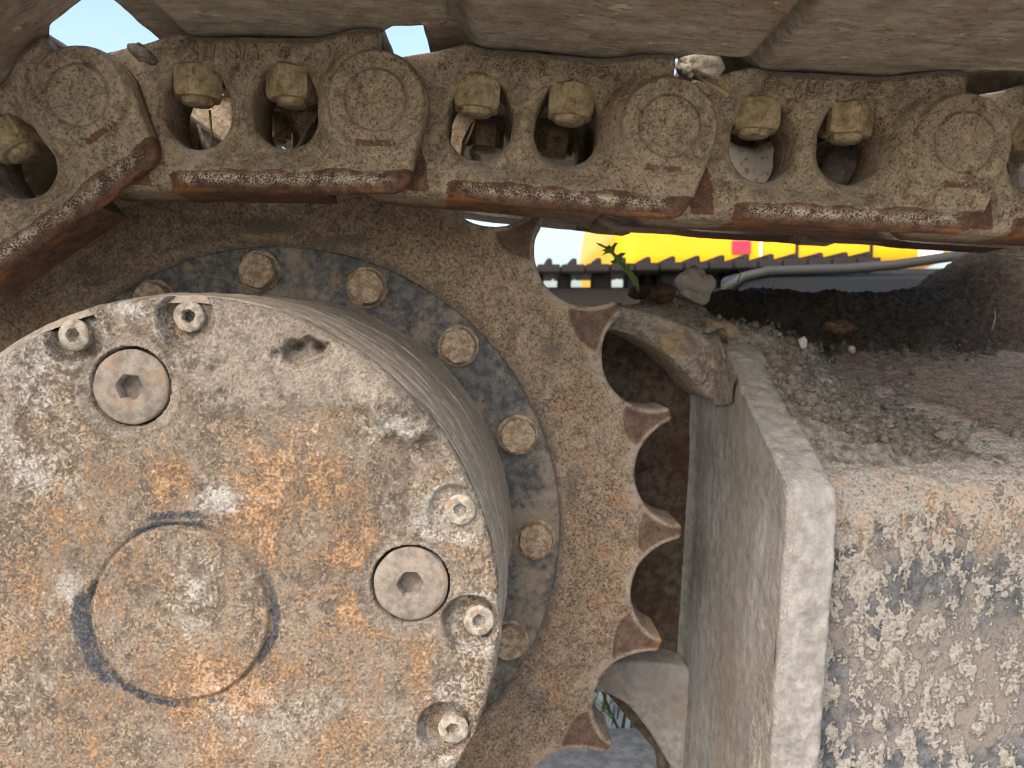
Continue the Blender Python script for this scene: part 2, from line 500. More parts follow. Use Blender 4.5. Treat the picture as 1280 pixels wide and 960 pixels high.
    c = g.mix(g.step(st, .36, .64), (126, 117, 104), (162, 152, 137))
    c = g.mix(g.mul(g.step(n2, .56, .7), .5), c, (144, 124, 98))
    c = g.mix(g.mul(g.step(st, .40, .34), .6), c, (96, 86, 76))
    M['barrel'] = g.out(c, .92, g.add(st, g.mul(n2, .4), g.mul(n3, .3)), .0012, .8, .15)
    # plugs and cap screws
    g = G('plug_steel')
    n2, n3 = g.noise(70, 6, .68), g.noise(260, 4, .7)
    c = g.mix(g.step(n2, .36, .64), (104, 96, 88), (134, 125, 115))
    c = g.mix(g.mul(g.step(g.noise(34, 7, .7), .5, .62), .55), c, (140, 116, 94))
    c = g.mix(g.mul(g.step(n3, .58, .68), .45), c, (96, 82, 76))
    M['plug'] = g.out(c, .85, g.add(n2, n3), .0006, .7, .25)
    g = G('cap_screw_steel')
    n2, n3 = g.noise(120, 6, .68), g.noise(300, 4, .7)
    c = g.mix(g.step(n2, .38, .62), (118, 111, 100), (164, 157, 145))
    c = g.mix(g.mul(g.step(g.noise(80, 5, .7), .55, .66), .6), c, (160, 124, 84))
    M['screw'] = g.out(c, .85, g.add(n2, n3), .0008, .8, .25)
    # shoe underside: olive-tan, dark pits drawn out along the travel
    g = G('shoe_dust')
    n1, n2 = g.noise(9, 5, .6), g.noise(60, 6, .7, 0, (.28, 1, 1))
    n3 = g.add(g.mul(g.noise(120, 5, .75, .3, (.45, 1.1, 1)), .65), g.mul(g.noise(90, 6, .7), .35))
    c = g.mix(g.step(g.add(g.mul(n2, .5), g.mul(g.noise(45, 7, .7), .5)), .38, .62), (116, 107, 92), (150, 140, 122))
    c = g.mix(g.mul(g.step(g.noise(14, 7, .65), .46, .62), .8), c, (120, 100, 84))
    c = g.mix(g.mul(g.step(n3, .53, .62), .55), c, (92, 78, 62))
    c = g.mix(g.mul(g.step(g.noise(40, 4, .6), .64, .7), .6), c, (178, 166, 142))
    M['shoe'] = g.out(c, .9, g.add(n2, g.mul(n3, .8), g.mul(g.step(n3, .53, .62), -.6)), .0016, .7, .2)
    # bracket plates: pale grey dust, vertical wipe streaks (msk r = pale crust, g = mauve bare, b = tan streak)
    g = G('bracket_dust', False)
    n1, n2, n3 = g.noise(10, 5, .6), g.noise(55, 6, .68), g.noise(220, 4, .72)
    st = g.noise(40, 7, .7, .3, (1, 1.3, .2))
    c = g.mix(g.step(g.add(g.mul(st, .30), g.mul(n2, .45), g.mul(n1, .25)), .38, .62), (116, 113, 108), (154, 151, 146))
    c = g.mix(g.mul(g.step(n1, .5, .68), .5), c, (134, 134, 134))
    c = g.mix(g.mul(g.msk('b'), g.step(st, .4, .6), .7), c, (126, 112, 95))
    c = g.mix(g.mul(g.step(st, .32, .24), .45), c, (92, 80, 70))
    cr = g.step(g.add(g.msk('r'), g.mul(g.add(n2, -.5), 1.2)), .42, .66)
    c = g.mix(g.mul(cr, .9), c, g.mix(g.step(n3, .4, .62), (132, 126, 117), (160, 154, 146)))
    mv = g.step(g.add(g.msk('g'), g.mul(g.add(n2, -.5), .9)), .45, .6)
    c = g.mix(g.mul(mv, .7), c, (116, 102, 97))
    c = g.mix(g.mul(g.msk('a'), g.step(n2, .42, .56)), c, (176, 124, 76))
    h = g.add(g.mul(st, .35), g.mul(n2, .6), g.mul(n3, .4), g.mul(cr, .4))
    M['bracket'] = g.out(c, .92, h, .0016, .85, .15)
    # recess back wall: rust brown, darkened so the colour carries the recess shade
    g = G('recess_shade_rust', False)
    n1, n2, n3 = g.noise(14, 6, .65), g.noise(60, 6, .7), g.noise(200, 4, .7)
    c = g.mix(g.step(n2, .36, .64), (64, 56, 48), (100, 90, 80))
    c = g.mix(g.mul(g.step(n1, .5, .64), .7), c, (74, 54, 42))
    c = g.mix(g.mul(g.step(n2, .62, .7), .7), c, (66, 66, 68))
    M['recess'] = g.out(c, .9, g.add(n2, n3), .0012, .8, .15)
    # beam side: crust (msk r) over blue-black paint with mauve primer
    g = G('beam_crust', False)
    n1, n2, n3, n4 = g.noise(13, 6, .6), g.noise(60, 7, .7), g.noise(240, 4, .72), g.noise(28, 6, .68, .4, (1, 1, .6))
    c = g.mix(g.step(n2, .38, .64), (72, 75, 80), (110, 111, 112))
    c = g.mix(g.mul(g.step(g.add(n1, g.mul(n4, .5), g.mul(g.msk('g'), .35)), .84, 1.02), .9), c, g.mix(n3, (112, 104, 97), (142, 133, 124)))
    c = g.mix(g.mul(g.msk('b'), g.step(g.add(n4, g.mul(n2, .4)), .55, .85), .6), c, (176, 144, 116))
    cr = g.step(g.add(g.msk('r'), g.mul(g.add(n2, -.5), 1.3), g.mul(g.add(n3, -.5), 1.6)), .40, .74)
    c = g.mix(g.mul(cr, .9), c, g.mix(g.step(n3, .38, .62), (130, 125, 116), (160, 155, 146)))
    c = g.mix(g.mul(g.msk('b'), g.step(g.add(g.mul(n4, .6), g.mul(n3, .4)), .48, .60), .38), c, (170, 138, 110))
    rust = g.step(g.add(g.msk('a'), g.mul(g.add(n2, -.5), .9)), .4, .7)
    c = g.mix(g.mul(rust, .85), c, g.mix(g.step(g.add(g.mul(n3, .5), g.mul(n2, .5)), .42, .58), (98, 83, 69), (140, 125, 109)))
    h = g.add(g.mul(n2, .7), g.mul(n3, .9), g.mul(cr, .9))
    M['beam'] = g.out(c, .93, h, .0018, .9, .15)
    # mud and crumbs
    def mudmat(name, a, b, d, sc=1.0):
        g = G(name)
        n1, n2, n3 = g.noise(16 * sc, 6, .65), g.noise(80 * sc, 6, .7), g.noise(260 * sc, 4, .72)
        c = g.mix(g.step(n2, .34, .66), a, b)
        c = g.mix(g.mul(g.step(n1, .5, .66), .6), c, d)
        c = g.mix(g.mul(g.step(n3, .6, .68), .6), c, (184, 178, 168))
        c = g.mix(g.mul(g.step(n3, .4, .3), .6), c, (66, 58, 50))
        return g.out(c, .95, g.add(n2, g.mul(n3, .7), n1), .003, 1.0, .1)
    M['mud'] = mudmat('dried_mud', (92, 86, 77), (142, 136, 126), (106, 96, 84))
    M['crumb'] = mudmat('mud_crumb', (80, 74, 65), (134, 127, 116), (100, 90, 77))
    M['soil'] = mudmat('dark_soil', (70, 54, 44), (104, 86, 72), (82, 60, 46))
    M['palemud'] = mudmat('pale_mud', (140, 131, 116), (186, 178, 163), (126, 116, 100))
    M['stone'] = mudmat('grey_stone', (176, 168, 162), (212, 205, 198), (180, 168, 160))
    g = G('lip_mud', False)
    n1, n2, n3 = g.noise(20, 7, .65), g.noise(70, 7, .7), g.noise(240, 5, .72)
    c = g.mix(g.step(g.add(g.mul(n2, .6), g.mul(n3, .4)), .38, .62), (104, 94, 82), (158, 148, 134))
    c = g.mix(g.mul(g.msk('a'), g.step(n2, .4, .6)), c, (150, 122, 78)); c = g.mix(g.mul(g.step(n1, .54, .64), .6), c, (112, 96, 80))
    M['lip'] = g.out(c, .93, g.add(n1, n2, g.mul(n3, .6)), .003, 1.0, .1)
    M['bluestone'] = mudmat('blue_stone', (120, 126, 130), (168, 174, 178), (140, 144, 146))
    M['lobe'] = mudmat('rubbed_stone', (120, 110, 108), (160, 150, 146), (136, 126, 122))
    g = G('pale_casting', False)
    n2 = g.noise(90, 5, .7)
    M['casting'] = g.out(g.mix(g.step(n2, .52, .64), (214, 208, 194), (186, 140, 92)), .85, n2, .001, .6)
    g = G('lower_shoe_dust')
    n1, n2 = g.noise(10, 6, .65), g.noise(45, 6, .7)
    c = g.mix(g.step(n2, .36, .64), (140, 130, 116), (172, 162, 146))
    c = g.mix(g.mul(g.step(n1, .52, .64), .7), c, (100, 97, 94))
    M['lowshoe'] = g.out(c, .9, n2, .002, .6)
    g = G('grass_blade')
    n1 = g.noise(6, 3)
    M['grass'] = g.out(g.mix(n1, (52, 74, 30), (104, 120, 62)), .7, spec=.2)
    g = G('weed_leaf')
    n1 = g.noise(200, 3)
    M['weed'] = g.out(g.mix(n1, (86, 128, 52), (132, 164, 84)), .6, spec=.3)
    g = G('weed_stem'); M['stem'] = g.out((120, 140, 84), .6)
    g = G('dry_straw'); M['straw'] = g.out((150, 132, 96), .8)
    g = G('ground_earth', False)
    n1, n2 = g.noise(3, 6), g.noise(24, 6, .7)
    c = g.mix(g.step(n2, .35, .65), (150, 147, 140), (180, 177, 170))
    c = g.mix(g.step(n1, .48, .6), c, (118, 118, 88))
    M['ground'] = g.out(c, .95, n2, .02, .6, .1)
    g = G('yellow_paint')
    M['yellow'] = g.out((226, 164, 6), .4, spec=.4)
    g = G('red_sticker'); M['red'] = g.out((198, 52, 74), .5)
    g = G('white_sticker'); M['white'] = g.out((232, 226, 222), .5)
    g = G('far_track_steel')
    n2 = g.noise(30, 5)
    M['fartrack'] = g.out(g.mix(n2, (26, 24, 23), (46, 42, 39)), .8, n2, .004, .5)
    g = G('grey_paint'); M['greypaint'] = g.out(g.mix(g.noise(8), (44, 43, 41), (60, 58, 55)), .6)
    g = G('slate_paint'); M['slatepaint'] = g.out(g.mix(g.noise(8), (22, 25, 28), (34, 37, 40)), .6)
    return M
M = make_materials()

# ------------------------------------------------------------------ ground
AX = np.array([-.2689, 0, -.2338]) * U            # wheel axis (x, z)
YL, YH = -.1235, -.2059
GZ = -0.60
gx, gy = np.meshgrid(np.concatenate([[-900, -300, -100, -30, -10], np.linspace(-4, 6, 60), [12, 30, 100, 300, 900]]),
                     np.concatenate([[-900, -300, -100, -30, -8], np.linspace(-3, 6, 60), [12, 30, 100, 300, 900]]), indexing='ij')
gz = GZ + .012 * fbm(gx, gy, 0, 2.2, 4, 3)
o = obj('ground', grid('ground', gx, gy, gz, M['ground']))
o['kind'] = 'structure'; o['label'] = 'earth and gravel ground under the machine'

# ------------------------------------------------------------------ drive sprocket and hub
drive = thing('drive_sprocket', 'rusty toothed drive sprocket with round dusty hub cover', 'sprocket', (AX[0], 0, AX[2]))
RT, RV, RBOLT, NT = .3218, .2842, .2020, 21
PHT = math.radians(50.35)
RC_, RR_ = RV + .0428, .0428
def spr_fields(u, v):
    r = np.hypot(u, v); a = np.arctan2(v, u)
    k = np.round((a - PHT - math.pi / NT) / (2 * math.pi / NT))
    c = PHT + math.pi / NT + k * 2 * math.pi / NT
    dv = np.hypot(u - RC_ * np.cos(c), v - RC_ * np.sin(c))
    kt = np.round((a - PHT) / (2 * math.pi / NT))
    ct = PHT + kt * 2 * math.pi / NT
    ang = (a - ct)
    return r, a, dv, ang, kt
def spr_sdf(u, v):
    r, a, dv, ang, kt = spr_fields(u, v)
    wob = .0006 * fbm(u, v, 0, 90, 2, 5)
    return smax(r - RT - .0018 * np.sin(kt * 2.3), RR_ - dv, .0045) + wob
def spr_h(u, v, d):
    r, a, dv, ang, kt = spr_fields(u, v)
    h = bevel(d, .0022)
    patch = ss(.0255, .0235, np.hypot((r - .307), r * ang * .9) + .0010 * fbm(u, v, 0, 120, 2, 8)) * ss(.0025, .005, dv - RR_)
    h += .0011 * patch + .006 * ss(.305, .325, r)
    h += -.0005 * fbm(u, v, 0, 60, 4, 11) - .0006 * fbm(u, v, 0, 22, 3, 4)
    return h
def spr_m(u, v, d):
    r, a, dv, ang, kt = spr_fields(u, v)
    patch = ss(.0260, .0232, np.hypot((r - .307 - .003 * np.sin(kt * 1.9)), r * ang * .9) + .0026 * fbm(u, v, 0, 80, 3, 8)) * ss(.002, .005, dv - RR_)
    edge = ss(.0035, .0008, d) * ss(.28, .30, r)
    px, pz = P(830, 806, 0)[[0, 2]] - AX[[0, 2]]
    org = gauss(u, v, px, pz, .0045)
    rim_ = ss(.016, .003, d + .004 * fbm(u, v, 0, 40, 3, 66)) * ss(.268, .284, r) * (1 - patch)
    st = np.zeros_like(u)
    for (cx, cy, sx, sy, k) in ((330, 282, 60, 14, .8), (440, 300, 70, 16, .6), (250, 300, 40, 14, .6), (545, 380, 30, 40, .5), (690, 440, 24, 30, .6), (716, 612, 18, 40, .6), (120, 340, 60, 30, .5), (650, 880, 40, 30, .4), (720, 740, 14, 40, .4)):
        q = P(cx, cy, 0); st = np.maximum(st, k * gauss(u, v, q[0] - AX[0], q[2] - AX[2], sx * .00063, sy * .00063))
    st = np.maximum(st, .5 * ss(.234, .223, r + .004 * fbm(u, v, 0, 30, 3, 77)))
    return [np.maximum(patch, edge * .4), .75 * rim_, org, np.clip(st, 0, 1)]
rim = .335
obj('sprocket_wheel', sheet('sprocket_wheel', spr_sdf, spr_h, (-.335, .335, -.335, .335), .0013, 0, M['sprocket'], spr_m, back=.055), drive)
# flange ring
RO, RI = .2212, .170
def ring_sdf(u, v):
    r = np.hypot(u, v)
    return np.maximum(r - RO - .0005 * fbm(u, v, 0, 40, 2, 2), RI - r)
def ring_h(u, v, d):
    return bevel(d, .0018) - .006 - .0004 * fbm(u, v, 0, 45, 4, 9)
ring = obj('flange_ring', sheet('flange_ring', ring_sdf, ring_h, (-.223, .223, -.223, .223), .0022, 0, M['ring'], back=.002), drive)
for i in range(15):
    a = math.radians(117.4659 - 24 * i)
    if not (-130 < math.degrees(a) or i < 8):
        continue
    hx = hexr(.0148, random.Random(i).random(), .62)
    me = polar('flange_bolt', [(0, .0158), (-.0015, .0160), (-.0022, hx), (-.0085, hx), (-.0105, lambda th: hexr(.0148, 0, .25)(th) * .9), (-.0112, .008), (-.0112, .0002)], M['bolt'], 36, 'y', .0007, i * 5)
    if 0 <= i <= 7:
        b = obj('flange_bolt', me, ring, (RBOLT * math.cos(a), -.0055, RBOLT * math.sin(a)))
        b.rotation_euler = (0, random.Random(i + 50).random() * 1.0, 0)
# hub barrel
th = np.linspace(0, 2 * np.pi, 480, endpoint=False)
prof = [(-.004, .1835), (-.008, .1825), (-.020, .1812), (-.050, .1803), (-.080, .1797), (-.083, .1788), (-.085, .1786), (-.090, .1790),
        (-.120, .1784), (-.140, .1778), (-.142, .1770), (-.144, .1770), (-.148, .1774), (-.170, .1764), (-.185, .1752), (-.196, .1742), (-.2, .170)]
pw = np.interp(np.linspace(0, len(prof) - 1, 150), range(len(prof)), [q[0] for q in prof])
prr = np.interp(np.linspace(0, len(prof) - 1, 150), range(len(prof)), [q[1] for q in prof])
TH, PW = np.meshgrid(th, pw, indexing='ij')
RR = np.broadcast_to(prr, TH.shape) + .0012 * fbm(np.cos(TH) * 3, np.sin(TH) * 3, PW * 120, 1.5, 4, 6) + .0007 * fbm(np.cos(TH) * 20, np.sin(TH) * 20, PW * 160, 1.0, 3, 3)
obj('hub_barrel', grid('hub_barrel', RR * np.cos(TH), PW, RR * np.sin(TH), M['barrel'], closed=True, flip=False), drive)

# hub cover
RCOV, RSC = .1739, .1625
def scr(k):
    a = math.radians(-2.0841 + 22.5 * k)
    return RSC * math.cos(a), RSC * math.sin(a)
def loc_h(px, py):
    q = P(px, py, YH); return q[0] - AX[0], q[2] - AX[2]
PLUGS = [loc_h(162, 484), loc_h(513, 731)]
SCALL = [(k, .0142, dep, off) for k, dep, off in ((5, .011, (.002, -.001)), (4, .010, (.0, -.0015)), (1, .0035, (-.002, -.001)), (0, .010, (-.0045, 0)), (-1, .010, (-.004, .0015)), (6, .01, (0, 0)), (-2, .01, (0, 0)), (7, .01, (0, 0)))]
def cov_px(u, v):
    return 221 + u / .000432, 772 - v / .000432
def cov_sdf(u, v):
    r = np.hypot(u, v); a = np.arctan2(v, u)
    s = r - RCOV + .0008 * fbm(u, v, 0, 30, 3, 2) + .0004 * fbm(u, v, 0, 140, 2, 12)
    # the rim drops back between the two upper left scallops
    s = s + .0042 * ss(math.radians(109), math.radians(110.5), a) * ss(math.radians(140), math.radians(125), a)
    return s
def cov_h(u, v, d):
    x, y = cov_px(u, v)
    h = bevel(d, .0055)
    for k, rr, dep, off in SCALL:
        cx, cy = scr(k)
        q = np.hypot(u - cx - off[0], v - cy - off[1]) + .0012 * fbm(u, v, 0, 70, 3, 40 + k)
        h = h + dep * ss(rr + .0022, rr - .0012, q)
    for cx, cy in PLUGS:
        q = np.hypot(u - cx, v - cy) + .0003 * fbm(u, v, 0, 160, 2, 3)
        h = np.maximum(h, .014 * ss(.0219, .0211, q))
        h = h + .0016 * gauss(q, 0, .0245, 0, .0035, 1) - .0010 * gauss(q, 0, .0305, 0, .003, 1) * (v < cy + .005)
    r = np.hypot(u, v); a = np.arctan2(v, u)
    wv = r + .0011 * fbm(u, v, 0, 40, 3, 7)
    h = h + .0017 * np.exp(-((wv - .0486) / .0012) ** 2) - .0014 * ss(.0480, .0468, wv)
    # mud lumps at the buried screws and the crumbled hole
    mx, my = 498, 512
    h = h - .0120 * ss(.15, .85, gauss(x, y, mx, my, 48, 36, .5) + .2 * fbm(u, v, 0, 90, 3, 22)) * (1 + .5 * fbm(u, v, 0, 130, 3, 21))
    h = h + .009 * ss(.25, .6, gauss(x, y, 377, 440, 32, 17, -.1) + .35 * fbm(u, v, 0, 150, 3, 33))
    h = h + .008 * gauss(x, y, 366, 432, 8, 6) + .010 * gauss(x, y, 398, 434, 7, 6)
    band = ss(540, 470, y + 20 * fbm(u, v, 0, 40, 3, 5)) * ss(190, 260, x)
    h = h - .0022 * band * (1 + .6 * fbm(u, v, 0, 55, 4, 17)) * ss(0, .008, d)
    h = h - .0006 * fbm(u, v, 0, 60, 4, 1) - .0005 * fbm(u, v, 0, 18, 3, 2) - .0003 * np.maximum(0, fbm(u, v, 0, 230, 2, 9))
    return h
def cov_m(u, v, d):
    x, y = cov_px(u, v)
    w = 26 * fbm(u, v, 0, 40, 4, 50)
    x2, y2 = x + w, y + 26 * fbm(u, v, 0, 40, 4, 60)
    mud = ss(545, 480, y2) * ss(150, 290, x2)
    mud = np.maximum(mud, .75 * ss(.026, .002, d) * ss(480, 520, x2) * ss(760, 600, y2))
    for cx, cy in PLUGS:
        q = np.hypot(u - cx, v - cy) / .000432
        mud = np.maximum(mud, .85 * ss(80, 58, q + .5 * w))
    mud = np.maximum(mud, .8 * gauss(x2, y2, 480, 640, 90, 70) * .8)
    cream = np.zeros_like(u)
    for (cx, cy, sx, sy, k) in ((270, 628, 34, 20, 1.25), (110, 398, 22, 12, 1.2), (165, 395, 26, 15, 1.3), (30, 470, 70, 70, .62), (40, 590, 70, 50, .55), (50, 780, 60, 50, .5),
                                (30, 880, 90, 60, .55), (235, 745, 38, 55, .7), (565, 880, 60, 70, .85), (595, 830, 30, 60, .8), (560, 650, 45, 40, .8), (575, 940, 40, 40, .8),
                                (500, 532, 40, 20, 1.3), (610, 700, 12, 90, .6), (330, 640, 20, 40, .35), (80, 760, 16, 50, .9), (350, 900, 90, 40, .3), (490, 930, 70, 40, .45), (90, 540, 60, 40, .4)):
        cream = np.maximum(cream, k * gauss(x2, y2, cx, cy, sx, sy))
    for k in (5, 4, 1, 0, -1):
        cx, cy = scr(k)
        q = np.hypot(u - cx, v - cy) / .000432
        cream = np.maximum(cream, .8 * gauss(q, 0, 38, 0, 10, 1))
    r = np.hypot(u, v) / .000432; a = np.degrees(np.arctan2(v, u))
    rw = r + 5 * fbm(u, v, 0, 55, 3, 71)
    dark = 0.95 * gauss(rw, 0, 118, 0, 6, 1) * (.35 + .65 * np.clip(ss(60, 80, a) * ss(130, 115, a) + ss(-40, -30, a) * ss(38, 25, a) + ss(-80, -100, a) + ss(150, 165, a), 0, 1))
    dark = np.maximum(dark, 1.15 * gauss(rw, 0, 127, 0, 13, 1) * np.clip(ss(160, 172, a) + ss(-128, -140, a), 0, 1))
    dark = np.maximum(dark, .8 * gauss(rw, 0, 128, 0, 8, 1) * ss(65, 80, a) * ss(120, 105, a))
    dark = np.maximum(dark, .55 * gauss(x2, y2, 435, 815, 20, 18)); dark = np.maximum(dark, .6 * gauss(x2, y2, 548, 940, 14, 9)); dark = np.maximum(dark, .55 * gauss(x2, y2, 600, 808, 16, 4))
    dark = np.maximum(dark, .5 * gauss(x2, y2, 320, 465, 20, 12))
    for k in (5, 4):
        cx, cy = scr(k)
        dark = np.maximum(dark, .6 * gauss(u, v, cx, cy, .012))
    orange = np.full_like(u, .27)
    for (cx, cy, sx, sy, k) in ((400, 590, 90, 70, .55), (330, 660, 60, 50, .5), (200, 600, 90, 45, .5), (130, 500, 30, 60, .45), (420, 700, 60, 90, .5), (180, 720, 60, 40, .45), (300, 880, 180, 70, .4), (60, 720, 70, 90, .4), (440, 850, 80, 80, .35), (110, 880, 110, 70, .4), (540, 520, 20, 60, .3)):
        orange = np.maximum(orange, .26 + .72 * k * gauss(x2, y2, cx, cy, sx, sy))
    return [mud, np.clip(.17 + cream * .62, 0, 1), np.clip(dark * .74, 0, 1), orange]
cover = obj('hub_cover', sheet('hub_cover', cov_sdf, cov_h, (-.178, .178, -.178, .178), .0009, 0, M['cover'], cov_m, back=.02), drive, (0, YH, 0))
def socket_disc(name, r, sock, hgt, mat, seed, depth=.007, dome=.0008, rim=.0012):
    hx = hexr(sock, .3 + seed, .9)
    return polar(name, [(.012, r), (rim, r), (rim * .3, r - rim * .7), (0, r - rim * 1.6), (-dome * .6, r * .7), (-dome, sock * 1.5),
                        (-dome, lambda t: hx(t) * 1.12), (-dome * .3 + .0006, hx), (depth, lambda t: hx(t) * .93), (depth + .001, sock * .4), (depth + .001, .0002)], mat, 72, 'y', .00035, seed)
for i, (cx, cy) in enumerate(PLUGS):
    obj('plug', socket_disc('plug', .0203, .0072, 0, M['plug'], 3 + i * 4), cover, (cx, .0010, cy))
for i, k in enumerate((5, 4, 1, 0, -1)):
    cx, cy = scr(k)
    obj('cap_screw', socket_disc('cap_screw', .0084, .0038, 0, M['screw'], 11 + i * 3, .005, .0002, .001), cover, (cx, (.0042, .0036, .0012, .0030, .0034)[i], cy))

# ------------------------------------------------------------------ track chain
PITCHL = .186
pins = []
for a in (140.935, 106.6485, 72.363):
    a = math.radians(a); pins.append((AX[0] + .31551 * math.cos(a), AX[2] + .31551 * math.sin(a)))
for q in ((842, 156), (1209, 176)):
    w = P(*q, YL); pins.append((w[0], w[2]))
dx, dz = pins[4][0] - pins[3][0], pins[4][1] - pins[3][1]
dl = math.hypot(dx, dz); pins.append((pins[4][0] + dx / dl * PITCHL, pins[4][1] + dz / dl * PITCHL))
PL = .1868
BODY = [(-.004, -.0535), (.196, -.0555), (.2025, -.0525), (.2060, -.047), (.2178, -.006), (.2178, 0), (PL, .0), (.187, .0462), (.052, .0462), (.032, .0395), (.010, .0345), (-.022, .026), (-.034, .004), (-.030, -.022), (-.018, -.046)]
WINS = [(.0655, .0), (.1236, .0012)]
def win_sdf(u, v, c):
    x, z = u - c[0], v - c[1]
    q = np.maximum(np.hypot(x, np.minimum(z + .0055, 0)) - .0215, -1)
    body = np.where(z < -.0055, np.hypot(x, z + .0055) - .0215, np.abs(x) - .0215 + np.clip(z - .006, 0, 1) * .42)
    return smax(body, z - .0255, .006)
def link_sdf(u, v):
    s = sd_poly(u, v, BODY) - .0006
    s = np.minimum(s, np.hypot(u - PL, v) - .0317)
    for c in WINS:
        s = np.maximum(s, -win_sdf(u, v, c))
    return s + .0004 * fbm(u, v, 0, 90, 2, 4)
def link_h(u, v, d):
    rb = np.hypot(u - PL, v); rl = np.hypot(u, v)
    web = .0235 + 0 * u
    web = web - .0185 * ss(.138, .176, u)
    rail = .0165 + .0055 * ss(-.0470, -.0565, v) + .0075 * ss(.056, .036, u + .25 * v) - .008 * ss(.14, .176, u) * ss(-.05, -.04, v)
    rw = ss(-.0290, -.0430, v)
    h = web * (1 - rw) + rail * rw * 1.0
    h = np.minimum(h, web + .010)
    boss = .0062 * ss(.0290, .0325, rb) + .05 * ss(.033, .06, rb)
    h = smin(h, boss, .004)
    h = h + .0019 * np.exp(-((rb - .0192) / .0008) ** 2) - .0007 * ss(.0192, .0180, rb) + .0012 * gauss(rb, 0, .0, 0, .012, 1)
    # shallow dish round the windows and on top
    for c in WINS:
        h = h + .003 * ss(.006, 0, win_sdf(u, v, c))
    h = h + .004 * ss(.040, .0462, v) * ss(.05, .07, u) + bevel(d, .0032)
    h = h - .0006 * fbm(u, v, 0, 38, 4, 3) - .0005 * fbm(u, v, 0, 120, 3, 13) + .0006 * ss(.35, .7, fbm(u, v, 0, 210, 2, 23))
    return h
def link_m(u, v, d):
    n = fbm(u, v, 0, 60, 4, 9); n2 = fbm(u, v, 0, 28, 3, 19)
    wear = ss(-.0405, -.0435, v + .0035 * n + .002 * n2) * ss(.044, .052, u + .004 * n)
    wear = np.maximum(wear, ss(-.029, -.033, v + .004 * n2) * ss(.150, .17, u + .01 * n2) * ss(.2, .19, u) * .25)
    bar = ss(.0030, .0016, np.abs(v + .0272 + .0016 * n + .0014 * n2)) * ss(.0150, .0110, np.abs(u - PL + .002 + .003 * n + .003 * n2))
    e = (u - .0205) * .962 + (v + .05) * .27                 # across the neighbour's slanted edge
    tri = ss(-.002, .0, e) * ss(.0175, .014, e - .22 * (v + .01) * 0 + .002 * n) * ss(-.005, -.012, v + .3 * (u - .03)) * ss(-.0525, -.050, v)
    wear = np.maximum(wear, np.maximum(bar * .62, tri * .75))
    fleck = np.exp(-((v + .0474) / .0030) ** 2) * ss(.052, .062, u) * ss(.2, .185, u) * ss(-.75, .1, n2 + .3)
    org = ss(-.0515, -.0545, v) * .5 + .55 * gauss(u, v, .058, -.05, .014, .006) + .5 * gauss(u, v, .185, -.05, .012, .006)
    return [np.clip(wear, 0, 1), np.clip(fleck * 1.25, 0, 1), np.clip(org, 0, 1) * ss(.03, .045, u), np.zeros_like(u)]
def link_back(u, v, w):
    return np.where(u > .150, np.maximum(w + .002, .0215), w + .042)
LINK_ME = sheet('near_plate', link_sdf, link_h, (-.038, .222, -.06, .05), .00085, link_back, M['link'], link_m, cap=True, wallmask=(.75, 0, .18, 0))

def nut_mesh(seed):
    r = random.Random(seed)
    hx = hexr(.0174, 0, .92)
    return polar('nut', [(.0, hx), (-.0005, hx), (-.0160, hx), (-.0192, lambda t: hexr(.0174, 0, .6)(t) * .92), (-.0194, .0110), (-.0222, .0100), (-.0230, .0088), (-.0230, .0002)], M['nut'], 48, 'z', .00035, seed)
NUTS = [nut_mesh(s) for s in (1, 2)]
PIN_ME = polar('pin', [(-.0002, .0002), (0, .0175), (.262, .0175), (.2622, .0002)], M['nut'], 32, 'y', 0)
BUSH_ME = polar('bushing', [(.060, .0002), (.060, .031), (.202, .031), (.202, .0002)], M['link'], 40, 'y', 0)
# track shoe: plate with chamfered leading lip and boss notches, three grousers on top
SY0, SY1 = -.235, .54                                        # along Y, relative to the near link face
def shoe_sdf(u, v):
    s = np.maximum(np.maximum(.023 - u, u - (PL + .045)), np.maximum(SY0 - v, v - SY1))
    for a, b in ((.007, .264),):
        n = np.maximum(np.maximum((PL + .0045) - u, -(PL + .09) + u), np.maximum(a - v, v - b))
        nr = sd_poly(u, v, [(PL + .012, a), (PL + .08, a - .006), (PL + .08, b + .006), (PL + .012, b), (PL + .0035, b - .012), (PL + .0035, a + .012)]) - .004
        s = smax(s, -nr, .008)
    return s + .0006 * fbm(u, v, 0, 40, 3, 3)
def shoe_h(u, v, d):
    h = -.0 * u + .0140 * ss(.062, .045, u) - .0 * u
    h = h + .0018 * np.exp(-((u - .105) / .045) ** 2)
    return h - bevel(d, .0015) - .0006 * fbm(u, v, 0, 22, 4, 6) - .0005 * fbm(u * .5, v, 0, 90, 3, 7)
SHOE_ME = sheet('shoe', shoe_sdf, shoe_h, (.014, .236, SY0 - .002, SY1 + .002), .0022, .012, M['shoe'], cap=True,
                to=lambda a, b, c: np.stack([a, b, np.where(c > 0, c, c) * 1.0 + .0468], 1))
# u (travel) x v (width) seen from below is mirrored: make the faces point the right way
import bmesh
bm = bmesh.new(); bm.from_mesh(SHOE_ME); bmesh.ops.recalc_face_normals(bm, faces=bm.faces[:]); bm.to_mesh(SHOE_ME); bm.free()
GROUSER = box('grouser', (.012, SY1 - SY0 - .01, .022), M['shoe'], .003, 2)

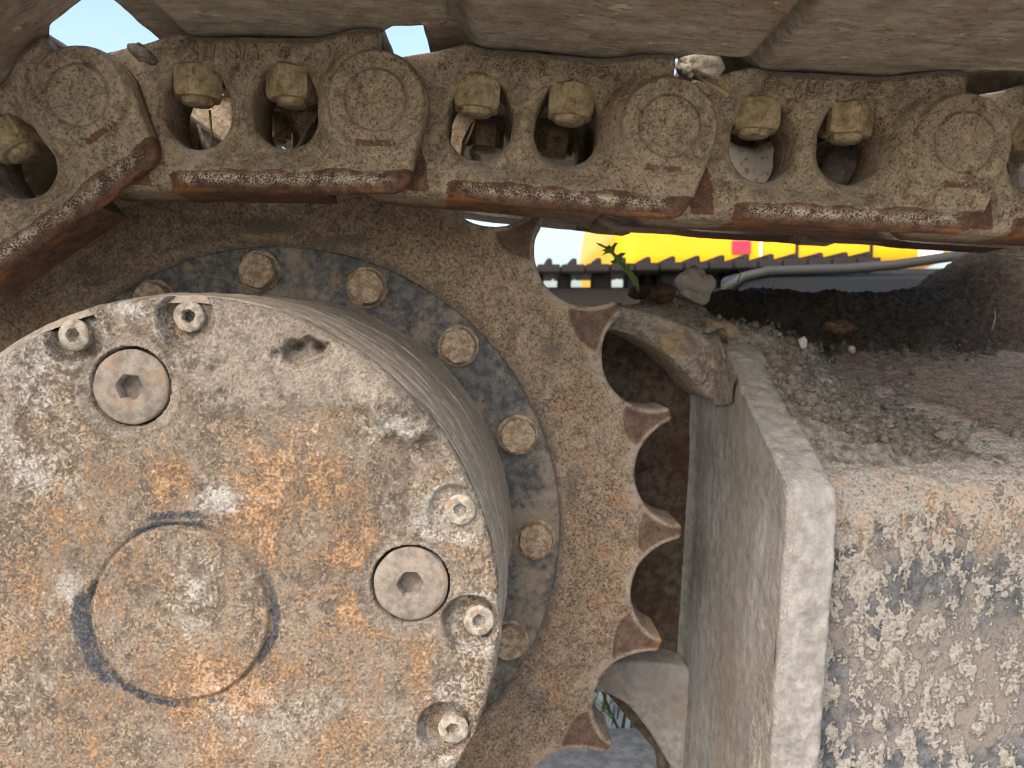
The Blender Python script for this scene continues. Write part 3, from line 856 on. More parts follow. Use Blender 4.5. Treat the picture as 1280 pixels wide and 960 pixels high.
STROKES = {'0': [[(0, 0), (0, 1), (.6, 1), (.6, 0), (0, 0)]], '1': [[(.1, .8), (.35, 1), (.35, 0)]], '4': [[(.45, 0), (.45, 1), (0, .3), (.65, .3)]],
           '5': [[(.6, 1), (.05, 1), (0, .55), (.45, .6), (.6, .3), (.4, 0), (0, .05)]], '6': [[(.55, 1), (.1, .7), (0, .3), (.1, 0), (.5, 0), (.6, .3), (.4, .55), (.05, .4)]],
           '7': [[(0, 1), (.6, 1), (.2, 0)]], '8': [[(.3, .52), (.05, .75), (.3, 1), (.55, .75), (.3, .52), (0, .25), (.3, 0), (.6, .25), (.3, .52)]], 'Y': [[(0, 1), (.3, .5), (.6, 1)], [(.3, .5), (.3, 0)]],
           '-': [[(.05, .5), (.5, .5)]], 'S': [[(.55, .9), (.3, 1), (.05, .8), (.1, .55), (.5, .45), (.6, .2), (.3, 0), (0, .12)]], 'N': [[(0, 0), (0, 1), (.6, 0), (.6, 1)]], 'A': [[(0, 0), (.3, 1), (.6, 0)], [(.12, .4), (.48, .4)]],
           'o': [[(.3 + .3 * math.cos(t), .55 + .32 * math.sin(t)) for t in np.linspace(0, 2 * math.pi, 13)], [(.3 + .1 * math.cos(t), .55 + .1 * math.sin(t)) for t in np.linspace(0, 2 * math.pi, 9)]], ' ': []}
def lettering(text, x0, z0, hgt, adv, mat):
    vs, polys = [], []
    r = .0012
    for ch in text:
        for st in STROKES[ch]:
            for (ax, az), (bx, bz) in zip(st[:-1], st[1:]):
                p = np.array([(x0 + ax * hgt + .12 * az * hgt, z0 + az * hgt), (x0 + bx * hgt + .12 * bz * hgt, z0 + bz * hgt)])
                d = p[1] - p[0]; L = np.hypot(*d); d = d / max(L, 1e-9); nrm = np.array([-d[1], d[0]])
                base = len(vs)
                for e, q in ((-1, p[0]), (1, p[1])):
                    for k in range(7):
                        t = math.pi * k / 6
                        w2 = q + nrm * r * math.cos(t) + d * e * r * .5
                        hh = float(link_h(np.array([w2[0]]), np.array([w2[1]]), np.array([.02]))[0])
                        vs.append((w2[0], hh + .0004 - .0026 * math.sin(t), w2[1]))
                polys += [[base + k, base + k + 1, base + 8 + k, base + 7 + k] for k in range(6)]
                polys += [[base + k for k in range(7)], [base + 13 - k for k in range(7)]]
        x0 += adv
    me = build_mesh('cast_lettering', vs, polys, mat)
    bm = bmesh.new(); bm.from_mesh(me); bmesh.ops.recalc_face_normals(bm, faces=bm.faces[:]); bm.to_mesh(me); bm.free()
    return me
LABELS = ['tilted rusty track link at upper left, climbing onto the sprocket', 'rusty track link above the hub, first to the right of the tilted one',
          'rusty track link over the sprocket teeth, its two windows dark inside', 'rusty track link whose left window shows a pale casting and right window grey stones', 'rusty track link cut off by the right edge of the picture']
TEXT = [None, 'SO NA o'.replace('O', '0'), '7475Y 85o', 'S-705 85', None]
for i in range(5):
    (x0, z0), (x1, z1) = pins[i], pins[i + 1]
    ang = math.atan2(z1 - z0, x1 - x0)
    t = thing('track_link', LABELS[i], 'track link', (x0, YL, z0), 'links of the track chain')
    t.rotation_euler = (0, -ang, 0)
    npl = obj('near_plate', LINK_ME, t)
    fp = obj('far_plate', LINK_ME, t, (0, .262, .016)); fp.scale = (1, -1, 1)
    obj('pin', PIN_ME, t, (PL, .0006, 0)); obj('bushing', BUSH_ME, t)
    obj('shoe', SHOE_ME, t)
    for gx_ in (.055, .110, .165):
        obj('grouser', GROUSER, t, (gx_, (SY0 + SY1) / 2, .0468 + .0125 + .0105))
    for j, c in enumerate(WINS):
        rr = random.Random(i * 7 + j)
        rz = [[.3, .1], [.9, .28], [.55, .52], [.5, .6], [.5, .5]][i][j]
        n = obj('nut', NUTS[j], npl, (c[0] + (-.0035 if j == 0 else .0015), .0385, .0275)); n.rotation_euler = (0, 0, rz)
        n = obj('nut', NUTS[j], fp, (c[0] + (-.0035 if j == 0 else .0015), .0385, .0275)); n.rotation_euler = (0, 0, rz + .4)
    if TEXT[i]:
        obj('cast_lettering', lettering(TEXT[i], .062, .0305, .0085, .0098, M['link']), npl)

# ------------------------------------------------------------------ track frame behind and to the right
frame = thing('undercarriage', 'dusty steel track frame with upright bracket plate beside the sprocket', 'track frame', (.2, .02, GZ))
FO = np.array([.2, .02, GZ])
def fr(name, me):
    o = obj(name, me, frame); o.matrix_parent_inverse = Matrix.Translation(-Vector(FO)); return o
XA, TH_ = .1895, .0335
def lean(X, z): return X + np.minimum(z + .12, 0) * .05
def ztop(Y):
    return np.interp(Y, [-.3, -.115, .048, .117, .3], [-.099, -.099, -.0136, .003, .03])
# inner faces: recess wall, fillet, plate face
prof2 = [(-.03, .158), (.06, .158), (.1645, .158)] + [(.1645 + .025 * math.sin(t), .133 + .025 * math.cos(t)) for t in np.linspace(.25, math.pi / 2, 9)] + [(XA, .05), (XA, -.05), (XA, -.109)]
pl = np.concatenate([[0], np.cumsum([math.hypot(prof2[i + 1][0] - prof2[i][0], prof2[i + 1][1] - prof2[i][1]) for i in range(len(prof2) - 1)])])
s_ = np.arange(0, pl[-1], .0016)
px_, py_ = np.interp(s_, pl, [q[0] for q in prof2]), np.interp(s_, pl, [q[1] for q in prof2])
tt = np.linspace(0, 1, 300)
zt = ztop(py_) - .004 + .012 * ss(.18, .15, px_)
zb = np.where(px_ < .18, np.interp(px_, [.05, .097, .171, .19], [-.30, -.335, -.42, -.60]), -.60)
S_, T_ = np.meshgrid(s_, tt, indexing='ij')
Zp = zb[:, None] + (zt - zb)[:, None] * T_
Xp = np.broadcast_to(px_[:, None], S_.shape); Yp = np.broadcast_to(py_[:, None], S_.shape)
isplate = ss(.165, .185, Xp)
dsp = .0004 * fbm(Xp * 1.0, Yp, Zp * .18, 55, 4, 3) + .0010 * fbm(Xp, Yp, Zp, 60, 4, 8) + .0016 * ss(.1, .5, fbm(Xp, Yp, Zp, 24, 4, 12)) * ss(.02, -.08, Yp)
nx = np.gradient(py_, s_)[:, None]; ny = -np.gradient(px_, s_)[:, None]; nl = np.hypot(nx, ny)
Xp = lean(Xp + nx / nl * dsp, Zp); Yp = Yp + ny / nl * dsp
mk = np.stack([.62 * ss(-.02, -.085, Yp) * (.6 + .4 * ss(-.15, -.3, Zp)) * isplate, np.zeros_like(Xp), .7 * np.exp(-((Yp + .012) / .03) ** 2) * isplate, np.zeros_like(Xp)], -1)
cut = np.searchsorted(s_, pl[7])
fr('plate_face', grid('plate_face', Xp[cut:], Yp[cut:], Zp[cut:], M['bracket'], mk[cut:], flip=False))
fr('recess_wall', grid('recess_wall', Xp[:cut + 1], Yp[:cut + 1], Zp[:cut + 1], M['recess'], flip=False))
# plate edge facing the viewer: up the front, then along the sloping chamfer
path = [(-.115, -.62), (-.115, -.112)] + [(-.115 + .012 * (1 - math.cos(t)), -.112 + .014 * math.sin(t)) for t in np.linspace(.2, 1.1, 6)] + [(.048, -.0136), (.117, .003), (.19, .016)]
pl = np.concatenate([[0], np.cumsum([math.hypot(path[i + 1][0] - path[i][0], path[i + 1][1] - path[i][1]) for i in range(len(path) - 1)])])
s_ = np.arange(0, pl[-1], .0012)
ey, ez = np.interp(s_, pl, [q[0] for q in path]), np.interp(s_, pl, [q[1] for q in path])
ty, tz = np.gradient(ey, s_), np.gradient(ez, s_)
k_ = np.ones(25) / 25
ty, tz = np.convolve(np.pad(ty, 12, 'edge'), k_, 'valid'), np.convolve(np.pad(tz, 12, 'edge'), k_, 'valid')
tl = np.hypot(ty, tz); oy, oz = -tz / tl, ty / tl            # outward: towards the viewer / up
cs = [(0, -.03), (0, -.0035)] + [(.0035 * (1 - math.cos(t)), -.0035 + .0035 * math.sin(t)) for t in np.linspace(.3, math.pi / 2, 5)] + [(TH_ - .0035, 0)] + [(TH_ - .0035 + .0035 * math.sin(t), -.0035 + .0035 * math.cos(t)) for t in np.linspace(.3, math.pi / 2, 5)] + [(TH_, -.03)]
cl = np.concatenate([[0], np.cumsum([math.hypot(cs[i + 1][0] - cs[i][0], cs[i + 1][1] - cs[i][1]) for i in range(len(cs) - 1)])])
c_ = np.arange(0, cl[-1], .0012)
ca, cb = np.interp(c_, cl, [q[0] for q in cs]), np.interp(c_, cl, [q[1] for q in cs])
A_, B_ = ca[None, :] + 0 * s_[:, None], cb[None, :] + 0 * s_[:, None]
Xe = XA + A_; Ye = ey[:, None] + oy[:, None] * B_; Ze = ez[:, None] + oz[:, None] * B_
w_ = .0014 * fbm(Xe, Ye, Ze, 45, 4, 5) + .0014 * fbm(Xe, Ye, Ze, 90, 5, 65, .7) + .0012 * ss(.15, .5, fbm(Xe, Ye, Ze, 35, 4, 15)) + .0008 * fbm(Xe, Ye, Ze, 160, 3, 25)
Ye = Ye + oy[:, None] * w_; Ze = Ze + oz[:, None] * w_; Xe = lean(Xe - .0015 * fbm(Xe, Ye, Ze, 50, 3, 35) * (A_ < .01), Ze)
up_ = ss(-.10, -.05, Ze)
mauve = np.maximum(gauss(Xe, Ze, .2035, -.155, .009, .016), np.maximum(.8 * gauss(Xe, Ze, .197, -.245, .009, .025), .5 * gauss(Xe, Ze, .21, -.2, .02, .03)))
rst = np.maximum(gauss(Xe, Ze, .2225, -.113, .0035, .006), .7 * gauss(Xe, Ze, .223, -.20, .002, .06))
mk = np.stack([.22 - .18 * up_ + .25 * (A_ < .005), np.clip(.72 * mauve + .55 * fbm(Xe, Ye, Ze, 70, 5, 61, .6) - .02, 0, 1), .95 * up_, rst], -1)
fr('plate_edge', grid('plate_edge', Xe, Ye, Ze, M['bracket'], mk, flip=True))
# curved shroud lip over the recess
inner = [(748, 411), (775, 412), (800, 422), (832, 442), (860, 468), (876, 489), (888, 499), (905, 503)]
outer = [(925, 480), (920, 462), (900, 436), (868, 412), (830, 396), (800, 388), (770, 384), (740, 388)]
LIP = XZ(inner + outer, .062)
fr('recess_lip', sheet('recess_lip', lambda u, v: sd_poly(u, v, LIP) - .001 + .0018 * fbm(u, v, 0, 50, 3, 3), lambda u, v, d: .062 + bevel(d, .006) - .003 * fbm(u, v, 0, 60, 5, 7, .65),
   (.06, .30, -.13, .05), .0014, 0, M['lip'], lambda u, v, d: [0 * u, 0 * u, 0 * u, .9 * gauss(u, v, *XZ([(838, 425)], .062)[0], .012)], back=.16))
# mud-plastered corner where the lip runs into the upright plate
rows = [[(742, 411, .0615), (775, 412, .0605), (803, 423, .0595), (833, 443, .058), (858, 467, .056), (872, 484, .062), (884, 498, .080), (897, 507, .0537), (915, 503, .0098)],
        [(744, 404, .059), (778, 404, .058), (808, 412, .057), (841, 430, .055), (866, 454, .056), (880, 474, .060), (889, 486, .072), (900, 494, .046), (916, 493, .0076)],
        [(748, 395, .066), (782, 394, .066), (815, 399, .066), (853, 414, .064), (880, 434, .062), (890, 452, .062), (897, 467, .0537), (906, 478, .0313), (917, 483, .0054)],
        [(752, 387, .090), (786, 385, .090), (822, 388, .090), (860, 398, .090), (888, 412, .085), (898, 430, .053), (905, 446, .0365), (912, 460, .020), (920, 474, .0015)],
        [(756, 384, .120), (790, 382, .120), (826, 383, .120), (864, 391, .120), (890, 402, .110), (899, 422, .060), (904, 438, .046), (910, 452, .031), (917, 466, .011)]]
CG = np.array([[P(*q) for q in r_] for r_ in rows])
def cr_interp(A, n, axis):
    """Catmull-Rom resampling along an axis"""
    A = np.moveaxis(A, axis, 0); m = len(A)
    t = np.linspace(0, m - 1, n); i = np.clip(np.floor(t).astype(int), 0, m - 2); f = (t - i).reshape((-1,) + (1,) * (A.ndim - 1))
    p0, p1, p2, p3 = A[np.clip(i - 1, 0, m - 1)], A[i], A[i + 1], A[np.clip(i + 2, 0, m - 1)]
    r = .5 * (2 * p1 + (p2 - p0) * f + (2 * p0 - 5 * p1 + 4 * p2 - p3) * f ** 2 + (3 * p1 - p0 - 3 * p2 + p3) * f ** 3)
    return np.moveaxis(r, 0, axis)
CP = cr_interp(cr_interp(CG, 70, 0), 190, 1)
nn = .0035 * fbm(CP[..., 0], CP[..., 1], CP[..., 2], 45, 5, 5, .62) + .0014 * fbm(CP[..., 0], CP[..., 1], CP[..., 2], 170, 3, 8)
e_ = np.linspace(0, 1, 70)[:, None]
CP[..., 1] -= nn; CP[..., 2] += nn * .7 - .004 * fbm(CP[..., 0], CP[..., 1], 0 * nn, 70, 3, 9) * ss(.3, 0, e_)
wm = np.zeros(CP.shape[:2] + (4,)); wm[..., 3] = .9 * gauss(CP[..., 0], CP[..., 2], *XZ([(838, 428)], .062)[0], .011, .016)
fr('mud_fillet', grid('mud_fillet', CP[..., 0].T, CP[..., 1].T, CP[..., 2].T, M['lip'], np.swapaxes(wm, 0, 1), flip=False))
FL = XZ([(735, 836), (800, 830), (856, 834), (880, 862), (915, 975), (850, 975), (822, 925), (790, 882), (752, 862)], .118)
fr('lower_flange', sheet('lower_flange', lambda u, v: sd_poly(u, v, FL) - .002 + .0008 * fbm(u, v, 0, 50, 3, 3), lambda u, v, d: .118 + bevel(d, .004) - .0022 * fbm(u, v, 0, 50, 5, 9, .6) - .05 * (u - .15),
   (.05, .24, -.46, -.29), .0016, 0, M['bracket'], lambda u, v, d: [.45 * ss(-.3, .4, fbm(u, v, 0, 30, 4, 3)), 0 * u, .7 * ss(-.2, .4, fbm(u, v, 0, 20, 4, 13)), 0 * u], back=.165))
# beam: side, rounded shoulder, sloping top
sl = math.radians(17)
arc = [(-.095 + .034 * (1 - math.cos(t)), -.128 + .034 * math.sin(t)) for t in np.linspace(0, math.pi / 2 - sl, 10)]
e0 = arc[-1]
path = [(-.095, -.62)] + arc + [(e0[0] + .29 * math.cos(sl), e0[1] + .29 * math.sin(sl))]
pl = np.concatenate([[0], np.cumsum([math.hypot(path[i + 1][0] - path[i][0], path[i + 1][1] - path[i][1]) for i in range(len(path) - 1)])])
s_ = np.concatenate([np.arange(0, pl[1] - .2, .006), np.arange(pl[1] - .2, pl[-1], .0011)])
ey, ez = np.interp(s_, pl, [q[0] for q in path]), np.interp(s_, pl, [q[1] for q in path])
ty, tz = np.gradient(ey, s_), np.gradient(ez, s_); tl = np.hypot(ty, tz); oy, oz = -tz / tl, ty / tl
xs = np.concatenate([np.arange(.205, .56, .0011), np.arange(.56, 1.0, .004)])
Xb, Sb = np.meshgrid(xs, s_, indexing='ij')
Yb, Zb = ey[None, :] + 0 * Xb, ez[None, :] + 0 * Xb
ridg = 1 - np.abs(fbm(Xb, Yb, Zb, 62, 4, 44, .6))
ridg2 = 1 - np.abs(fbm(Xb, Yb, Zb * .8, 150, 3, 54, .6))
big = fbm(Xb, Yb, Zb * .6, 15, 4, 64)
grn = fbm(Xb, Yb, Zb * .55, 150, 5, 44, .75)
crust = .92 * ss(-.12, .30, grn + .30 * big + .22 * (ridg - .8) + .10 + .35 * ss(-.145, -.115, Zb))
topn = ss(-.112, -.098, Zb)
crust = np.clip(crust * (1 - topn) + topn * ss(.0, .5, fbm(Xb, Yb, Zb, 20, 4, 90) + .25 - 3 * (Yb + .03)), 0, 1)
w_ = .0016 * crust + .0034 * crust * fbm(Xb, Yb, Zb, 140, 5, 74, .75) + .0006 * fbm(Xb, Yb, Zb, 60, 3, 77) + .0012 * big + .0016 * topn * fbm(Xb, Yb, Zb, 130, 4, 57, .65)
Yb = Yb + oy[None, :] * w_; Zb = Zb + oz[None, :] * w_
rust = topn * np.clip(ss(.33, .42, Xb + .3 * (Yb)) * ss(-.05, .0, Yb), 0, 1)
mk = np.stack([np.clip(crust * 1.15, 0, 1), ss(-.3, .5, fbm(Xb, Yb, Zb, 12, 3, 84)) * .8, ss(-.16, -.12, Zb), rust], -1)
fr('frame_beam', grid('frame_beam', Xb, Yb, Zb, M['beam'], mk, flip=False))

# ------------------------------------------------------------------ mud bank on the frame, crumbs, stones
mx, my = np.meshgrid(np.concatenate([np.arange(.085, .62, .0022), np.arange(.62, 1.0, .006)]), np.arange(.070, .40, .0022), indexing='ij')
def slope_z(Y): return e0[1] + (Y - e0[0]) * math.tan(sl)
def base_top(X, Y):
    return slope_z(Y) + np.maximum(ztop(Y) - .003 - slope_z(Y), 0) * ss(.36, .222, X + .02 * fbm(X, Y, 0, 30, 3, 47)) * ss(-.078, -.045, Y)
def mud_z(X, Y):
    bank = base_top(X, np.minimum(Y, .21)) + ss(.17, .30, Y) * (.062 + .055 * ss(.50, .60, X)) - .004
    ledge = np.interp(X, [.08, .104, .17, .22, .28], [.024, .023, .010, .005, .0]) + (.02 * ss(.12, .25, Y) + .03 * ss(.2, .33, Y)) * ss(.15, .26, X) - .012 * ss(.2, .3, Y) * ss(.17, .12, X)
    ledge = ledge - .012 * ss(.084, .070, Y) * ss(.2, .17, X) + .026 * gauss(X, Y, .168, .168, .038, .034)
    w = ss(.20, .31, X - .25 * (Y - .06))
    z = ledge * (1 - w) + bank * w
    near = ss(.45, .22, X + .7 * (Y - .02)) * w                                  # heap against the plate
    z = z + .006 * near * ss(.30, .1, Y)
    n = fbm(X, Y, 0, 24, 5, 13, .55); n2 = np.abs(fbm(X, Y, 0, 70, 4, 23, .6)); n3 = fbm(X, Y, 0, 200, 2, 29)
    z = z + (.010 * n + .007 * n2 + .0022 * n3)
    k = ss(.068, .105, Y + .008 * n) + ss(.262, .232, X) * 1.0
    k = np.clip(k, 0, 1)
    return z * k + (base_top(X, Y) - .012) * (1 - k) - .06 * ss(.079, .070, Y) * ss(.196, .206, X)
def bank_shade(X, Y): return ss(.14, .2, Y + .03 * fbm(X, Y, 0, 30, 3, 5))  # mask for the shade painted on the back of the bank
mz = mud_z(mx, my)
g = G('mud_bank_earth')
n1, n2, n3 = g.noise(18, 6, .65), g.noise(90, 6, .7), g.noise(280, 4, .72)
ca_ = g.mix(g.step(n2, .34, .66), (92, 86, 77), (142, 135, 124)); ca_ = g.mix(g.mul(g.step(n1, .5, .66), .6), ca_, (126, 110, 90))
cb_ = g.mix(g.step(n2, .34, .66), (50, 43, 36), (78, 68, 58))  # darker soil colour: shade under the chain and car body painted in
c = g.mix(g.msk('r'), ca_, cb_)
c = g.mix(g.mul(g.step(n3, .62, .7), .6), c, (180, 172, 160)); c = g.mix(g.mul(g.step(n3, .4, .3), .6), c, (60, 52, 44))
M['bank'] = g.out(c, .95, g.add(n2, g.mul(n3, .7), n1), .003, 1.0, .1)
mk = np.stack([bank_shade(mx, my), 0 * mx, 0 * mx, 0 * mx], -1)
o = obj('mud_bank', grid('mud_bank', mx, my, mz, M['bank'], mk, flip=False))
tag(o, 'dried mud and soil heaped along the frame top, coloured darker at the back for shade', 'mud', kind='stuff')
# patchy mud on the front of the sloping beam top
fx_, fy_ = np.meshgrid(np.arange(.2165, .56, .0016), np.arange(-.075, .13, .0016), indexing='ij')
cover_ = ss(.42, .25, fx_ + .9 * fy_ * 1.0 + .06 * fbm(fx_, fy_, 0, 16, 4, 7)) + .75 * gauss(fx_, fy_, .38, .0, .09, .018, -.25) + .5 * gauss(fx_, fy_, .46, -.03, .06, .015, -.2)
fz_ = base_top(fx_, fy_) - .004 + .011 * cover_ * (.45 + .75 * np.abs(fbm(fx_, fy_, 0, 55, 4, 17, .65))) + .0045 * fbm(fx_, fy_, 0, 110, 4, 27, .65) - .05 * ss(-.062, -.078, fy_)
o = obj('mud_crust', grid('mud_crust', fx_, fy_, fz_, M['mud'], flip=False))
tag(o, 'grey crumbly mud crust on the beam shoulder beside the bracket plate', 'mud', kind='stuff')
rng = np.random.default_rng(4)
vs, fs, nb = [], [], 0
def top_z(X, Y):
    if Y > .06: return float(mud_z(np.array([X]), np.array([Y]))[0])
    i = min(max(int((X - .216) / .0016), 0), fx_.shape[0] - 1); j = min(max(int((Y + .075) / .0016), 0), fx_.shape[1] - 1)
    return float(fz_[i, j])
for k in range(2600):
    if k < 900:
        X, Y = rng.uniform(.105, .60), .07 + .13 * rng.random() ** 1.2
    else:
        X, Y = .222 + abs(rng.normal(0, .11)), rng.uniform(-.06, .10)
    if X > .6: continue
    r = .0008 + .0042 * rng.random() ** 7
    v, f = rock_data(r, k % 97, 2 if r > .002 else 1, rng.uniform(.6, 1.2, 3), .5)
    vs.append(v + np.array([X, Y, top_z(X, Y) + r * .35])); fs.append(f + nb); nb += len(v)
o = obj('mud_crumbs', build_mesh('mud_crumbs', np.concatenate(vs), np.concatenate(fs), M['crumb'], False))
tag(o, 'small loose crumbs of dried mud scattered over the frame', 'crumbs', kind='stuff')
def stone(name, label, cat, px, py, Y, r, seed, mat, sq=(1, 1, 1), rot=(0, 0, 0), rough=.4, sub=3, group=None):
    v, f = rock_data(r, seed, sub, sq, rough)
    q = P(px, py, Y)
    o = obj(name, build_mesh(name, v, f, mat, True), None, tuple(q), rot)
    return tag(o, label, cat, group)
stone('stone', 'pale grey broken stone standing beside the weed', 'stone', 868, 358, .16, .0135, 5, M['stone'], (1.3, .8, 1.1), (.2, .45, .3), .8)
stone('clod', 'dark soil clod between weed and pale broken stone', 'clod', 828, 368, .15, .013, 9, M['soil'], (1.1, .9, .75))
stone('clod', 'small dark soil clod at the foot of the weed', 'clod', 800, 366, .18, .011, 19, M['soil'], (1.2, .9, .7))
stone('stone', 'blue-grey pebble on the crust near the plate chamfer', 'stone', 1025, 482, .02, .0085, 12, M['bluestone'], (1.1, .9, .8))
stone('clod', 'dark grey knobbly clod on the beam shoulder', 'clod', 1186, 545, -.025, .0095, 15, M['mud'], (1.3, .9, .75), rough=.7)
stone('clod', 'brown knobbly clod at the edge of the soil bank', 'clod', 1048, 410, .14, .0105, 17, M['soil'], (1.3, .9, .7), rough=.6)
stone('clod', 'grey mud clod wedged where the arched lip meets the plate top', 'clod', 903, 414, .085, .0125, 51, M['lip'], (1.3, .9, .7), (0, .5, 0), .5)
stone('stone', 'small whitish pebble lying on the crust below the soil bank', 'stone', 1065, 437, .10, .0034, 22, M['palemud'])
stone('stone', 'flat light grey flake on crust above blue-grey pebble', 'stone', 1004, 428, .09, .0045, 25, M['stone'], (.8, .6, 1.2))
stone('stone', 'white pebble in mud right of the broken stone', 'stone', 972, 420, .10, .0034, 28, M['palemud'])

# ------------------------------------------------------------------ mud plugs and things in the chain
stone('mud_lump', 'pale rough mud lump packed under the shoe behind the third pin boss', 'mud lump', 872, 92, -.085, .0145, 31, M['palemud'], (1.3, 1.2, .7), (0, .45, 0), .7, 4)
stone('mud_lump', 'small mud lump with fibres at the shoe corner by tilted link', 'mud lump', 180, 68, -.115, .0062, 33, M['mud'], (1.3, 1, .7), (0, .6, 0), .9, 3)
o = obj('twig', tube('twig', [tuple(P(868, 96, -.11)), tuple(P(884, 103, -.118)), tuple(P(900, 112, -.122)), tuple(P(911, 119, -.124))], .0016, M['straw'], 6))
tag(o, 'short straw-coloured twig caught behind the third pin boss', 'twig')
stone('stone', 'left of two dark grey rounded stones in the chain window', 'stone', 1050, 212, -.030, .0165, 41, M['lobe'], (.75, .8, 1.25), (0, .25, 0), .12)
stone('stone', 'right of two dark grey rounded stones in the chain window', 'stone', 1080, 205, -.040, .0185, 44, M['lobe'], (.75, .8, 1.4), (0, .35, 0), .12)
# pale forked casting seen through the left window of the third link
FK = XZ([(900, 170), (925, 182), (945, 186), (962, 180), (990, 160), (996, 172), (976, 192), (966, 215), (964, 245), (932, 245), (930, 215), (922, 205), (900, 190)], .02)
o = obj('forked_casting', sheet('forked_casting', lambda u, v: sd_poly(u, v, FK) - .002, lambda u, v, d: .02 + bevel(d, .008), (.13, .30, .08, .20), .0016, .03, M['casting'], cap=True))
tag(o, 'pale rust-flecked forked casting seen through the left window of a link', 'casting')

# ------------------------------------------------------------------ weed and straws
wd = thing('weed', 'small green weed with jagged leaves growing from the mud', 'weed', tuple(P(797, 362, .16)))
WO = Vector(P(797, 362, .16))
def wpt(px, py, dy=0.0): return tuple(Vector(P(px, py, .16 + dy)) - WO)
obj('stem', tube('stem', [wpt(798, 364), wpt(793, 352), wpt(786, 342), wpt(778, 334), wpt(770, 323), wpt(762, 313)], [.0016, .0017, .0015, .0013, .0011, .0007], M['stem'], 8), wd)
def jag_leaf(outline, dy, fold):
    pts = [Vector(wpt(a, b, dy)) for a, b in outline]
    c = sum(pts, Vector()) / len(pts)
    v = [tuple(p + Vector((0, fold * ((i % 3) - 1), 0))) for i, p in enumerate(pts)] + [tuple(c + Vector((0, -.002, 0)))]
    n = len(pts)
    front = [[i, (i + 1) % n, n] for i in range(n)]
    m2 = [tuple(Vector(q) + Vector((0, .0004, 0))) for q in v]
    back = [[a + n + 1 for a in q[::-1]] for q in front]
    rimq = [[i, i + n + 1, (i + 1) % n + n + 1, (i + 1) % n] for i in range(n)]
    return build_mesh('leaf', v + m2, front + back + rimq, M['weed'], False)
for outl, dy, fo in (([(772, 326), (766, 318), (760, 316), (752, 313), (757, 311), (748, 306), (744, 303), (752, 305), (758, 308), (762, 306), (764, 309), (769, 303), (772, 304), (769, 309), (768, 315), (774, 323)], -.004, .0015),
                     ([(780, 336), (774, 330), (766, 329), (762, 327), (767, 325), (770, 319), (776, 316), (783, 316), (778, 319), (777, 324), (783, 333)], .003, .002),
                     ([(790, 348), (784, 341), (782, 333), (786, 328), (786, 336), (792, 341), (796, 349)], -.003, .001),
                     ([(799, 364), (792, 354), (789, 346), (793, 344), (797, 348), (799, 355)], .004, .002),
                     ([(764, 316), (758, 317), (752, 320), (757, 314), (763, 312)], -.002, .001)):
    obj('leaf', jag_leaf(outl, dy, fo), wd)
for i, (a, b, c2, yy) in enumerate((((922, 352), (926, 342), (923, 334), .2), ((966, 362), (968, 352), (966, 344), .22), ((1240, 412), (1244, 398), (1243, 384), .16))):
    o = obj('dry_blade', tube('dry_blade', [tuple(P(*q, yy)) for q in (a, b, c2)], [.0008, .0006, .0002], M['straw' if i == 2 else 'weed'], 5))
    tag(o, ('thin green blade rising from the soil right of the broken stone', 'thin short blade standing in the middle of the soil bank', 'thin dry straw standing at the right end of the soil bank')[i], 'grass blade')
# straws hanging from nuts
for i, (pa, pb, yy) in enumerate((((262, 138), (264, 186), -.07), ((594, 148), (582, 180), -.07))):
    o = obj('hanging_straw', tube('hanging_straw', [tuple(P(*pa, yy)), tuple(P((pa[0] + pb[0]) / 2 + 1, (pa[1] + pb[1]) / 2, yy - .002)), tuple(P(*pb, yy))], .0009, M['straw'], 5))
    tag(o, ('thin straw hanging in the first window of the link above the hub', 'thin straw slanting in the left window of the middle link')[i], 'straw')

# ------------------------------------------------------------------ lower track run and grass behind
LS = box('lower_shoe', (.178, .62, .012), M['lowshoe'], .004, 2)
for i in range(3):
    zz = -.505
    t = tag(obj('lower_track_shoe', LS, None, (.075 - .186 + .186 * i + .028, .062, zz + .0), (0, 0, 0)), ('dusty grey track shoe on the ground left of the joint line', 'dusty grey track shoe on the ground below the lowest sprocket teeth', 'dusty grey track shoe on the ground under the bracket')[i], 'track shoe', 'shoes of the lower track run')
vs, fs, nb = [], [], 0
for k in range(5200):
    X, Y = rng.uniform(-.4, 1.3), rng.uniform(.42, 1.9)
    h = rng.uniform(.025, .085); a = rng.uniform(0, 6.28); w = rng.uniform(.0016, .0035); ln = rng.normal(0, .02, 2)
    z = GZ + .004
    b = np.array([X, Y, z]); s = np.array([math.cos(a), math.sin(a), 0]) * w
    m_ = b + np.array([ln[0] * .5, ln[1] * .5, h * .6]); tp = b + np.array([ln[0] * 1.4, ln[1] * 1.4, h])
    vs += [b - s, b + s, m_ + s * .7, m_ - s * .7, tp]; fs += [[nb, nb + 1, nb + 2, nb + 3], [nb + 3, nb + 2, nb + 4]]; nb += 5
o = obj('grass', build_mesh('grass', np.array(vs), fs, M['grass']))
tag(o, 'short green grass on the ground behind the machine', 'grass', kind='stuff')

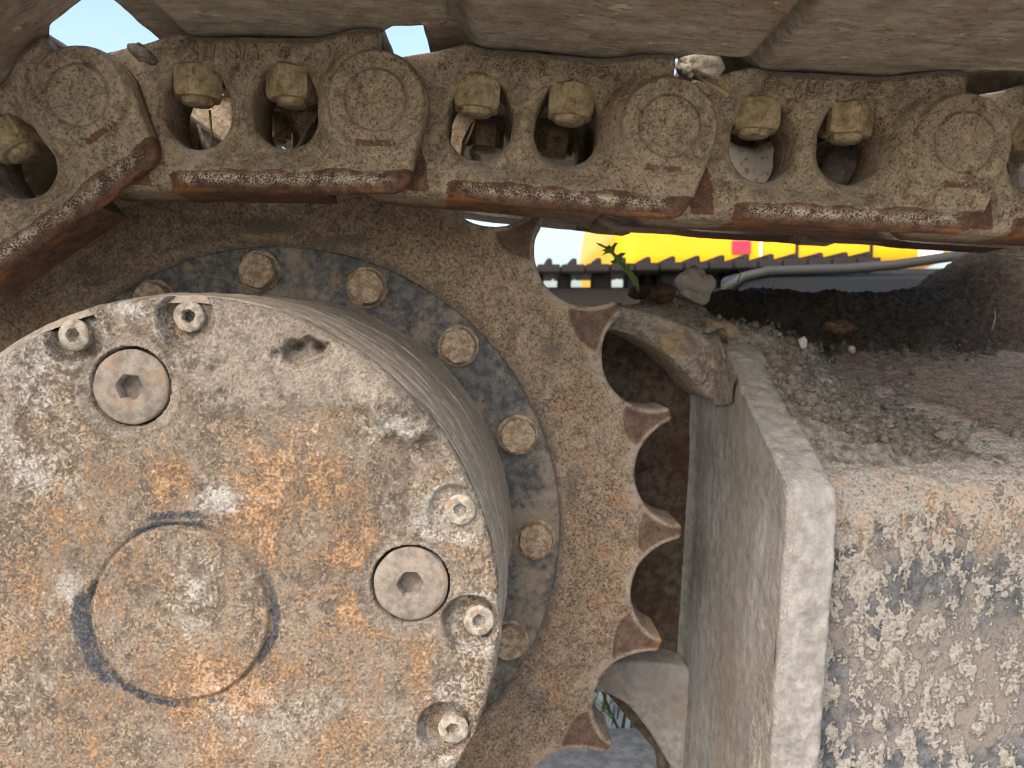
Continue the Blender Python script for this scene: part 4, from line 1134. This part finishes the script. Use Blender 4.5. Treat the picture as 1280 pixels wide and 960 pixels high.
# ------------------------------------------------------------------ yellow machine in the background
YB = 3.0
def bgx(px, Y=YB): return P(px, 420, Y)[0]
def bgz(py, Y=YB): return P(640, py, Y)[2]
ex = thing('yellow_excavator', 'blurred yellow excavator with dark track standing in the background', 'excavator', (bgx(900), YB, GZ))
EO = Vector((bgx(900), YB, GZ))
def ep(name, me, loc, parent=None):
    o = obj(name, me, parent or ex, tuple(Vector(loc) - EO) if parent is None else loc); return o
BODYP = [(bgx(782), bgz(338)), (bgx(1000), bgz(332)), (bgx(1165), bgz(324)), (bgx(1184), bgz(316)), (bgx(1186), bgz(200)), (bgx(790), bgz(200)), (bgx(776), bgz(290))]
bd = sheet('body_panel', lambda u, v: sd_poly(u, v, BODYP) - .03, lambda u, v, d: bevel(d, .08), (bgx(760), bgx(1200), bgz(345), bgz(190)), .03, 1.6, M['yellow'])
o = obj('body_panel', bd, ex, tuple(-EO + Vector((0, YB, 0))))
def bgbox(name, x0, y0, x1, y1, Y, dep, mat, parent, bev=.005):
    a, b = P(x0, y0, Y), P(x1, y1, Y)
    o = obj(name, box(name, (abs(b[0] - a[0]), dep, abs(b[2] - a[2])), mat, bev), parent, tuple(Vector(((a[0] + b[0]) / 2, Y, (a[2] + b[2]) / 2)) - EO))
    return o
bgbox('red_sticker', 915, 301, 938, 317, YB - .005, .012, M['red'], ex, .001)
bgbox('white_sticker', 1148, 311, 1178, 321, YB - .005, .012, M['white'], ex, .001)
for x in (950, 995, 1088):
    bgbox('panel_seam', x, 285, x + 2.2, 336, YB - .003, .012, M['white'] if x == 950 else M['fartrack'], ex, .001)
# far track: shoes with raised grousers over a rail with windows
YT = 2.6
for k in range(15):
    x = 640 + k * 28.5
    yy = 337 - (max(0, x - 700) * .024)
    bgbox('track_shoe', x, yy, x + 26, yy + 9, YT, .5, M['fartrack'], ex, .004)
    bgbox('grouser', x + 10, yy - 7, x + 17, yy + 2, YT, .5, M['fartrack'], ex, .008)
for k in range(13):
    x = 655 + k * 42.0
    bgbox('link_post', x, 340, x + (16 if k % 2 else 24), 366, YT - .1, .10, M['fartrack'], ex, .02)
bgbox('link_rail', 620, 360, 1180, 392, YT - .1, .14, M['fartrack'], ex, .02)
bgbox('link_rail', 780, 336, 1180, 366, YT + .05, .1, M['fartrack'], ex, .02)
# grey car-body beam between the tracks
gb = thing('car_body_beam', 'grey rounded beam of the undercarriage behind the soil bank', 'beam', tuple(P(1040, 350, .75)))
GO = Vector(P(1040, 350, .75))
obj('upper_tube', tube('upper_tube', [tuple(Vector(P(a, b, .75)) - GO) for a, b in ((905, 362), (930, 346), (960, 339), (1060, 336), (1120, 331), (1180, 322), (1260, 312))], .0085, M['greypaint'], 14), gb)
o = obj('lower_web', box('lower_web', (.5, .10, .05), M['slatepaint'], .01), gb, tuple(Vector(P(1085, 362, .80)) - GO))
